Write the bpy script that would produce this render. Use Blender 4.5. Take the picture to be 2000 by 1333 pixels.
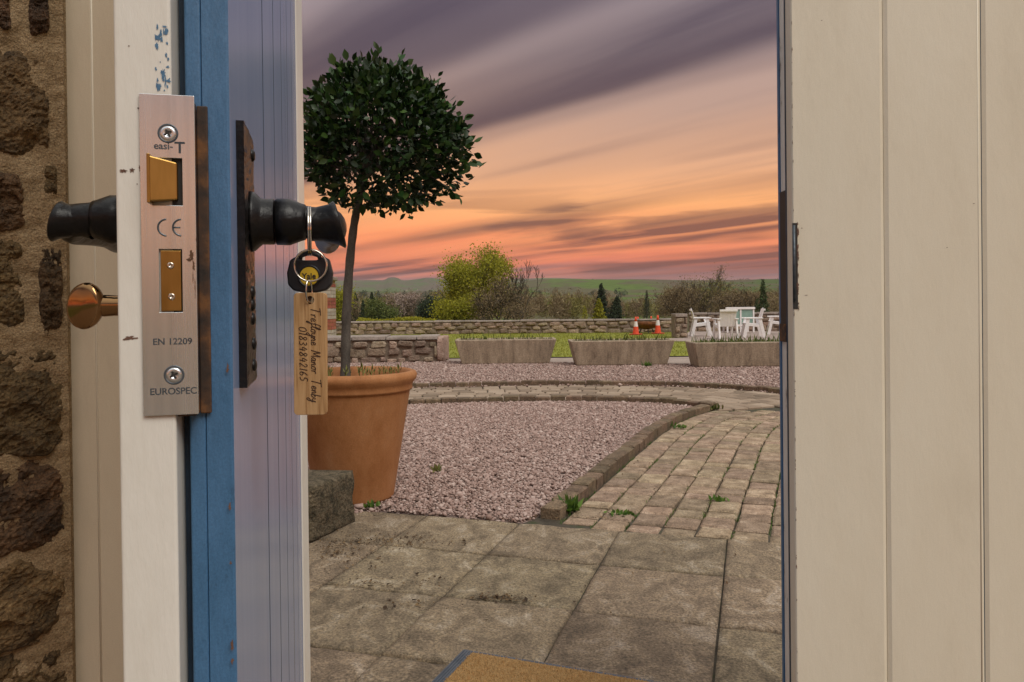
import bpy, math, random
import numpy as np
from mathutils import Vector, Matrix, noise as mnoise
R = math.radians
rng = random.Random(7)
nrg = np.random.default_rng(11)
sc = bpy.context.scene
for o in list(bpy.data.objects): bpy.data.objects.remove(o)

# ------------------------------------------------------------------ camera
CAM_Z = 0.98
F_PX = 1500.0
cam_d = bpy.data.cameras.new('camera'); cam = bpy.data.objects.new('camera', cam_d)
sc.collection.objects.link(cam)
cam_d.sensor_width = 36.0; cam_d.lens = 36.0 * F_PX / 2000.0
PITCH = R(-0.4); ROLL = R(-0.65)
CAM_M = Matrix.Translation((0, 0, CAM_Z)) @ Matrix.Rotation(R(90) + PITCH, 4, 'X') @ Matrix.Rotation(ROLL, 4, 'Z')
cam.matrix_world = CAM_M
SHIFT = 61.0
cam_d.shift_y = -SHIFT / 2000.0
cam_d.clip_start = 0.02; cam_d.clip_end = 20000
sc.camera = cam

# ------------------------------------------------------------------ world (dusk sky with streaked cloud)
SUN_EL, SUN_AZ = 50.0, 140.0        # azimuth clockwise from the view direction (+Y): behind and right of the camera
w = bpy.data.worlds.new('World'); sc.world = w; w.use_nodes = True
nt = w.node_tree; nt.nodes.clear()
def N(nt, t, **kw):
    n = nt.nodes.new(t)
    for k, v in kw.items():
        if k.startswith('i_'):
            key = k[2:]; key = int(key) if key.isdigit() else key
            n.inputs[key].default_value = v
        else: setattr(n, k, v)
    return n
def L(nt, a, b): nt.links.new(a, b)
def math_n(nt, op, a, b=None, clamp=False):
    n = N(nt, 'ShaderNodeMath', operation=op, use_clamp=clamp)
    for i, v in enumerate((a, b)):
        if v is None: continue
        if isinstance(v, (int, float)): n.inputs[i].default_value = v
        else: L(nt, v, n.inputs[i])
    return n.outputs[0]
def ramp(nt, fac, stops, interp='LINEAR'):
    r = N(nt, 'ShaderNodeValToRGB'); r.color_ramp.interpolation = interp
    e = r.color_ramp.elements
    while len(e) < len(stops): e.new(0.5)
    for el, (p, c) in zip(e, stops):
        el.position = p; el.color = (*c, 1) if len(c) == 3 else c
    if fac is not None: L(nt, fac, r.inputs[0])
    return r.outputs[0]
SEED = 1.7; BARS = 12.4
def build_world():
    out = N(nt, 'ShaderNodeOutputWorld'); bg = N(nt, 'ShaderNodeBackground', i_Strength=1.0)
    L(nt, bg.outputs[0], out.inputs[0])
    tc = N(nt, 'ShaderNodeTexCoord'); sep = N(nt, 'ShaderNodeSeparateXYZ'); L(nt, tc.outputs['Generated'], sep.inputs[0])
    x, y, z = sep.outputs
    zz = math_n(nt, 'ADD', math_n(nt, 'MAXIMUM', z, 0.0), 0.045)
    pxx = math_n(nt, 'DIVIDE', x, zz); pyy = math_n(nt, 'DIVIDE', y, zz)
    comb = N(nt, 'ShaderNodeCombineXYZ'); L(nt, pxx, comb.inputs[0]); L(nt, pyy, comb.inputs[1])
    def streak(rot, along, across, scale, detail, rough, off, dist=0.0):
        m1 = N(nt, 'ShaderNodeMapping', i_Rotation=(0, 0, R(rot))); L(nt, comb.outputs[0], m1.inputs[0])
        m2 = N(nt, 'ShaderNodeMapping', i_Scale=(along, across, 1), i_Location=off); L(nt, m1.outputs[0], m2.inputs[0])
        t = N(nt, 'ShaderNodeTexNoise', i_Scale=scale, i_Detail=detail, i_Roughness=rough, i_Distortion=dist)
        L(nt, m2.outputs[0], t.inputs[0]); return t.outputs[0]
    sep2 = N(nt, 'ShaderNodeSeparateXYZ'); L(nt, comb.outputs[0], sep2.inputs[0])
    q = math_n(nt, 'ABSOLUTE', math_n(nt, 'ADD', math_n(nt, 'MULTIPLY', sep2.outputs[0], .73), math_n(nt, 'MULTIPLY', sep2.outputs[1], .683)))
    big = streak(-133, 0.16, 0.55, 1.0, 4, 0.5, (SEED, 6.55, 0), 0.3)
    along = streak(-133, 0.28, 0.45, 1.0, 3, 0.45, (SEED + 4.0, 2.0, 0), 0.2)
    fine = streak(-131, 0.13, 1.1, 1.4, 5, 0.5, (SEED + 7.7, 3.3, 0), 0.25)
    qq = math_n(nt, 'MULTIPLY', q, math_n(nt, 'ADD', math_n(nt, 'MULTIPLY', big, .46), .77))
    hz = math_n(nt, 'ADD', z, math_n(nt, 'MULTIPLY', math_n(nt, 'SUBTRACT', fine, 0.5), 0.05))
    grad = ramp(nt, hz, [(0.0, (.27, .145, .150)), (.028, (.36, .150, .135)), (.052, (.70, .165, .070)), (.085, (.86, .255, .080)),
                         (.122, (.86, .370, .125)), (.175, (.63, .325, .175)), (.24, (.44, .275, .205)), (.31, (.35, .255, .235)),
                         (.37, (.33, .26, .265)), (.50, (.52, .49, .47)), (1.0, (.86, .86, .83))])
    g_ = lambda v: (v, v, v)
    mask = ramp(nt, math_n(nt, 'MULTIPLY', qq, .1), [(.0, g_(.2)), (.105, g_(.25)), (.135, g_(.95)), (.165, g_(.9)), (.188, g_(.42)), (.205, g_(.65)), (.232, g_(1.0)), (.252, g_(.35)), (.275, g_(.05)), (.36, g_(.12)), (.40, g_(0)),
                       (.435, g_(.75)), (.47, g_(.1)), (.52, g_(.15)), (.565, g_(1)), (.60, g_(.3)), (.645, g_(1)), (.70, g_(.1)), (.80, g_(.6)), (.90, g_(.15)), (1.0, g_(.3))], 'EASE')
    mask2 = ramp(nt, fine, [(.52, (0, 0, 0)), (.72, (1, 1, 1))], 'EASE')
    vary = ramp(nt, along, [(.30, (.25, .25, .25)), (.54, (1, 1, 1))], 'EASE')
    c3 = N(nt, 'ShaderNodeCombineXYZ'); L(nt, math_n(nt, 'MULTIPLY', x, 3.4), c3.inputs[0]); L(nt, math_n(nt, 'MULTIPLY', y, 3.4), c3.inputs[1]); L(nt, math_n(nt, 'SUBTRACT', math_n(nt, 'MULTIPLY', z, 34.0), math_n(nt, 'MULTIPLY', x, 1.2)), c3.inputs[2])
    n3 = N(nt, 'ShaderNodeTexNoise', i_Scale=1.0, i_Detail=5, i_Roughness=.5, i_Distortion=.35); mp3 = N(nt, 'ShaderNodeMapping', i_Location=(BARS, 1.3, BARS * .7)); L(nt, c3.outputs[0], mp3.inputs[0]); L(nt, mp3.outputs[0], n3.inputs[0])
    bars = math_n(nt, 'MULTIPLY', ramp(nt, n3.outputs[0], [(.50, g_(0)), (.64, g_(1))], 'EASE'), ramp(nt, z, [(.025, g_(.2)), (.05, g_(1)), (.115, g_(1)), (.16, g_(0))]))
    mask2 = math_n(nt, 'ADD', mask2, math_n(nt, 'MULTIPLY', bars, 1.5))
    m = math_n(nt, 'ADD', math_n(nt, 'MULTIPLY', mask, vary), math_n(nt, 'MULTIPLY', mask2, 0.4), clamp=True)
    # cloud deck thins out overhead
    high = ramp(nt, z, [(.40, (1, 1, 1)), (.75, (.25, .25, .25))])
    m = math_n(nt, 'MULTIPLY', m, high)
    mult = N(nt, 'ShaderNodeMix', data_type='RGBA', blend_type='MULTIPLY')
    mult.inputs[7].default_value = (.24, .215, .28, 1)
    L(nt, m, mult.inputs[0]); L(nt, grad, mult.inputs[6])
    sky = N(nt, 'ShaderNodeTexSky', sky_type='NISHITA'); sky.sun_disc = False
    sky.sun_elevation = R(SUN_EL); sky.sun_rotation = R(SUN_AZ)
    add = N(nt, 'ShaderNodeMix', data_type='RGBA', blend_type='ADD'); add.inputs[0].default_value = 0.004
    L(nt, mult.outputs[2], add.inputs[6]); L(nt, sky.outputs[0], add.inputs[7])
    L(nt, add.outputs[2], bg.inputs[0])
build_world()
sun_d = bpy.data.lights.new('sun', 'SUN'); sun_d.energy = 1.5; sun_d.angle = R(35); sun_d.color = (1.0, .95, .86)
sun = bpy.data.objects.new('sun', sun_d); sc.collection.objects.link(sun)
sd = Vector((math.sin(R(SUN_AZ)) * math.cos(R(SUN_EL)), math.cos(R(SUN_AZ)) * math.cos(R(SUN_EL)), math.sin(R(SUN_EL))))
sun.rotation_euler = sd.to_track_quat('Z', 'Y').to_euler(); sun.location = sd * 30
vs = sc.view_settings
vs.view_transform = 'Standard'; vs.look = 'None'; vs.exposure = 0.35; vs.gamma = 1.0; vs.use_curve_mapping = False
sc.render.engine = 'CYCLES'; sc.cycles.use_denoising = True
sc.cycles.max_bounces = 8; sc.cycles.volume_bounces = 0; sc.cycles.caustics_reflective = False; sc.cycles.caustics_refractive = False

# ------------------------------------------------------------------ measuring helpers (pixels of the 2000x1333 photo -> places)
def ray(px, py):
    d = Vector(((px - 1000.0) / F_PX, -(py - 666.5 + SHIFT) / F_PX, -1.0))
    return CAM_M.to_3x3() @ d
def P(px, py, Y):
    d = ray(px, py); return Vector((0, 0, CAM_Z)) + d * (Y / d.y)
def G(px, py, z=0.0):
    d = ray(px, py); return Vector((0, 0, CAM_Z)) + d * ((z - CAM_Z) / d.z)

# ------------------------------------------------------------------ mesh helpers
COL = sc.collection
class MB:
    def __init__(s): s.v = []; s.f = []
    def add(s, vs, fs):
        b = len(s.v); s.v.extend([tuple(q) for q in vs]); s.f.extend([tuple(i + b for i in f) for f in fs]); return s
    def box(s, x0, x1, y0, y1, z0, z1):
        return s.add([(x0, y0, z0), (x1, y0, z0), (x1, y1, z0), (x0, y1, z0), (x0, y0, z1), (x1, y0, z1), (x1, y1, z1), (x0, y1, z1)],
                     [(3, 2, 1, 0), (4, 5, 6, 7), (0, 1, 5, 4), (1, 2, 6, 5), (2, 3, 7, 6), (3, 0, 4, 7)])
    def prism(s, poly, z0, z1):          # poly counter-clockwise from above
        n = len(poly)
        return s.add([(p[0], p[1], z0) for p in poly] + [(p[0], p[1], z1) for p in poly],
                     [tuple(reversed(range(n))), tuple(range(n, 2 * n))] + [(i, (i + 1) % n, n + (i + 1) % n, n + i) for i in range(n)])
    def hexa(s, b, t):                   # b, t: 4 bottom and 4 top points, counter-clockwise from above
        return s.add(list(b) + list(t), [(3, 2, 1, 0), (4, 5, 6, 7), (0, 1, 5, 4), (1, 2, 6, 5), (2, 3, 7, 6), (3, 0, 4, 7)])
    def tube(s, pts, rad, n=8, cap=True, closed=False, flat=None):
        pts = [Vector(p) for p in pts]; m = len(pts)
        if not hasattr(rad, '__len__'): rad = [rad] * m
        ref = None; vs = []
        for i, p in enumerate(pts):
            if closed: t = pts[(i + 1) % m] - pts[i - 1]
            else: t = pts[min(i + 1, m - 1)] - pts[max(i - 1, 0)]
            t.normalize()
            if ref is None:
                ref = Vector((0, 0, 1)) if abs(t.z) < .9 else Vector((1, 0, 0))
            a = (ref - t * ref.dot(t))
            if a.length < 1e-6: a = t.orthogonal()
            a.normalize(); b = t.cross(a); ref = a
            for k in range(n):
                th = 2 * math.pi * k / n
                ka, kb = math.cos(th), math.sin(th)
                if flat: ka *= flat[0]; kb *= flat[1]
                vs.append(p + (a * ka + b * kb) * rad[i])
        fs = []
        for i in range(m if closed else m - 1):
            j = (i + 1) % m
            for k in range(n):
                fs.append((i * n + k, i * n + (k + 1) % n, j * n + (k + 1) % n, j * n + k))
        if cap and not closed:
            fs.append(tuple(reversed(range(n)))); fs.append(tuple(range((m - 1) * n, m * n)))
        return s.add(vs, fs)
    def lathe(s, prof, n=24, M=None, cap=True):   # prof: (r, z) from bottom to top
        vs = []; m = len(prof)
        for r, z in prof:
            for k in range(n):
                a = 2 * math.pi * k / n; v = Vector((r * math.cos(a), r * math.sin(a), z))
                vs.append(M @ v if M else v)
        fs = [(i * n + k, i * n + (k + 1) % n, (i + 1) * n + (k + 1) % n, (i + 1) * n + k) for i in range(m - 1) for k in range(n)]
        if cap: fs += [tuple(reversed(range(n))), tuple(range((m - 1) * n, m * n))]
        return s.add(vs, fs)
    def mesh(s, name, mat, smooth=False):
        me = bpy.data.meshes.new(name); me.from_pydata(s.v, [], s.f); me.update()
        if mat: me.materials.append(mat)
        if smooth: me.polygons.foreach_set('use_smooth', [True] * len(me.polygons))
        return me
    def build(s, name, mat, parent=None, smooth=False, bevel=0, bseg=2, auto=None):
        return ob(name, s.mesh(name, mat, smooth), parent, bevel, bseg, auto)
def ob(name, me, parent=None, bevel=0, bseg=2, auto=None, loc=None, M=None):
    o = bpy.data.objects.new(name, me); COL.objects.link(o)
    if parent: o.parent = parent
    if M is not None: o.matrix_basis = M
    elif loc is not None: o.location = loc
    if bevel:
        b = o.modifiers.new('bevel', 'BEVEL'); b.width = bevel; b.segments = bseg; b.limit_method = 'ANGLE'; b.angle_limit = R(30)
        b.harden_normals = False
    return o
def np_mesh(name, v, f, mat, smooth=False):
    """v (n,3), f (m,k) numpy arrays of equal-sized faces"""
    me = bpy.data.meshes.new(name); k = f.shape[1]
    me.vertices.add(len(v)); me.vertices.foreach_set('co', np.asarray(v, np.float32).ravel())
    me.loops.add(f.size); me.loops.foreach_set('vertex_index', np.asarray(f, np.int32).ravel())
    me.polygons.add(len(f)); me.polygons.foreach_set('loop_start', np.arange(0, f.size, k, dtype=np.int32))
    me.polygons.foreach_set('loop_total', np.full(len(f), k, np.int32))
    me.update(calc_edges=True); me.validate()
    if mat: me.materials.append(mat)
    if smooth: me.polygons.foreach_set('use_smooth', np.ones(len(f), bool))
    return me
def scatter(bv, bf, pos, rot, scl):
    """copies of a base mesh: pos (n,3), rot (n,3,3), scl (n,3)"""
    n = len(pos); bv = np.asarray(bv, float); bf = np.asarray(bf)
    v = np.einsum('nij,nkj->nki', rot, bv[None] * scl[:, None, :]) + pos[:, None, :]
    f = bf[None] + (np.arange(n) * len(bv))[:, None, None]
    return v.reshape(-1, 3), f.reshape(-1, bf.shape[1])
def rand_rot(n, tilt=1.0):
    a = nrg.uniform(0, 2 * np.pi, n); b = nrg.normal(0, tilt, n); c = nrg.normal(0, tilt, n)
    def rm(ax, t):
        m = np.zeros((n, 3, 3)); i, j, k = ax; m[:, i, i] = 1
        m[:, j, j] = np.cos(t); m[:, k, k] = np.cos(t); m[:, j, k] = -np.sin(t); m[:, k, j] = np.sin(t); return m
    return rm((2, 0, 1), a) @ rm((0, 1, 2), b) @ rm((1, 2, 0), c)
def thing(name, label, cat, loc=(0, 0, 0), rz=0, group=None):
    o = bpy.data.objects.new(name, None); COL.objects.link(o); o.location = loc; o.rotation_euler = (0, 0, rz)
    return tag(o, label, cat, group)
def tag(o, label, cat=None, group=None, kind=None):
    if label: o['label'] = label
    if cat: o['category'] = cat
    if group: o['group'] = group
    if kind: o['kind'] = kind
    return o
def struct(o, label=None): o['kind'] = 'structure'; 
def spline(pts, n=8):
    pts = [Vector(p) for p in pts]; out = []
    q = [pts[0] * 2 - pts[1]] + pts + [pts[-1] * 2 - pts[-2]]
    for i in range(1, len(q) - 2):
        for k in range(n):
            t = k / n; a, b, c, d = q[i - 1], q[i], q[i + 1], q[i + 2]
            out.append(0.5 * ((2 * b) + (c - a) * t + (2 * a - 5 * b + 4 * c - d) * t * t + (3 * b - a - 3 * c + d) * t ** 3))
    out.append(pts[-1]); return out
def resample(pts, step):
    out = [pts[0].copy()]; acc = 0
    for a, b in zip(pts, pts[1:]):
        l = (b - a).length; pos = 0
        while acc + (l - pos) >= step:
            pos += step - acc; acc = 0; out.append(a.lerp(b, pos / l))
        acc += l - pos
    return out

# ------------------------------------------------------------------ materials
def mat(name, stops, scale=8.0, rough=.6, metal=0.0, bump=0.0, bscale=None, stretch=(1, 1, 1), detail=6, spec=.5, rand=0.0,
        island=None, coat=0.0, dist=0.02, nrough=.55, ior=1.5, rvar=0.0, vor=False, trans=0.0, coords='pos', aniso=0.0, distort=0.0, speck=0.0, sscale=150.0):
    m = bpy.data.materials.new(name); m.use_nodes = True; t = m.node_tree
    b = t.nodes['Principled BSDF']
    b.inputs['Roughness'].default_value = rough; b.inputs['Metallic'].default_value = metal
    b.inputs['IOR'].default_value = ior; b.inputs['Specular IOR Level'].default_value = spec
    b.inputs['Coat Weight'].default_value = coat; b.inputs['Coat Roughness'].default_value = .12
    b.inputs['Anisotropic'].default_value = aniso
    if coords == 'pos': co = N(t, 'ShaderNodeNewGeometry').outputs['Position']
    else: co = N(t, 'ShaderNodeTexCoord').outputs['Object']
    mp = N(t, 'ShaderNodeMapping', i_Scale=stretch); L(t, co, mp.inputs[0])
    if len(stops) == 1 and not isinstance(stops[0][0], (tuple, list)) and len(stops[0]) == 3: stops = [(0, stops[0]), (1, stops[0])]
    if vor: tex = N(t, 'ShaderNodeTexVoronoi', i_Scale=scale); L(t, mp.outputs[0], tex.inputs[0]); fac = tex.outputs['Color']
    else:
        tex = N(t, 'ShaderNodeTexNoise', i_Scale=scale, i_Detail=detail, i_Roughness=nrough, i_Distortion=distort); L(t, mp.outputs[0], tex.inputs[0]); fac = tex.outputs[0]
    if island is not None:
        g = N(t, 'ShaderNodeNewGeometry'); fac2 = g.outputs['Random Per Island']
        fac = math_n(t, 'ADD', math_n(t, 'MULTIPLY', fac2, island), math_n(t, 'MULTIPLY', fac, 1 - island))
    col = ramp(t, fac, stops)
    if rand:
        oi = N(t, 'ShaderNodeObjectInfo')
        v = math_n(t, 'ADD', math_n(t, 'MULTIPLY', oi.outputs['Random'], rand), 1 - rand / 2)
        h = N(t, 'ShaderNodeHueSaturation'); L(t, v, h.inputs['Value']); L(t, col, h.inputs['Color'])
        hv = math_n(t, 'ADD', math_n(t, 'MULTIPLY', math_n(t, 'FRACT', math_n(t, 'MULTIPLY', oi.outputs['Random'], 17.3)), rand * .06), .5 - rand * .03)
        L(t, hv, h.inputs['Hue']); col = h.outputs[0]
    if speck:
        n4 = N(t, 'ShaderNodeTexNoise', i_Scale=sscale, i_Detail=3, i_Roughness=.7); L(t, co, n4.inputs[0])
        ml = N(t, 'ShaderNodeMix', data_type='RGBA', blend_type='MULTIPLY'); ml.inputs[0].default_value = 1
        L(t, col, ml.inputs[6]); L(t, ramp(t, n4.outputs[0], [(.36, (1 - speck,) * 3), (.5, (1, 1, 1)), (.64, (1 + speck, 1 + speck * .96, 1 + speck * .9))]), ml.inputs[7]); col = ml.outputs[2]
    L(t, col, b.inputs['Base Color'])
    if rvar:
        n3 = N(t, 'ShaderNodeTexNoise', i_Scale=scale * 1.7, i_Detail=4); L(t, mp.outputs[0], n3.inputs[0])
        L(t, math_n(t, 'ADD', math_n(t, 'MULTIPLY', n3.outputs[0], rvar), rough - rvar / 2), b.inputs['Roughness'])
    if bump:
        n2 = N(t, 'ShaderNodeTexNoise', i_Scale=bscale or scale * 3, i_Detail=8, i_Roughness=.6); L(t, mp.outputs[0], n2.inputs[0])
        bp = N(t, 'ShaderNodeBump', i_Strength=bump, i_Distance=dist); L(t, n2.outputs[0], bp.inputs['Height']); L(t, bp.outputs[0], b.inputs['Normal'])
    if trans:
        tr = N(t, 'ShaderNodeBsdfTranslucent'); L(t, col, tr.inputs[0])
        mx = N(t, 'ShaderNodeMixShader'); mx.inputs[0].default_value = trans
        L(t, b.outputs[0], mx.inputs[1]); L(t, tr.outputs[0], mx.inputs[2]); L(t, mx.outputs[0], t.nodes['Material Output'].inputs[0])
    return m
C1 = lambda c: [(0, c), (1, c)]
def two(a, b, lo=.35, hi=.65): return [(lo, a), (hi, b)]

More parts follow.
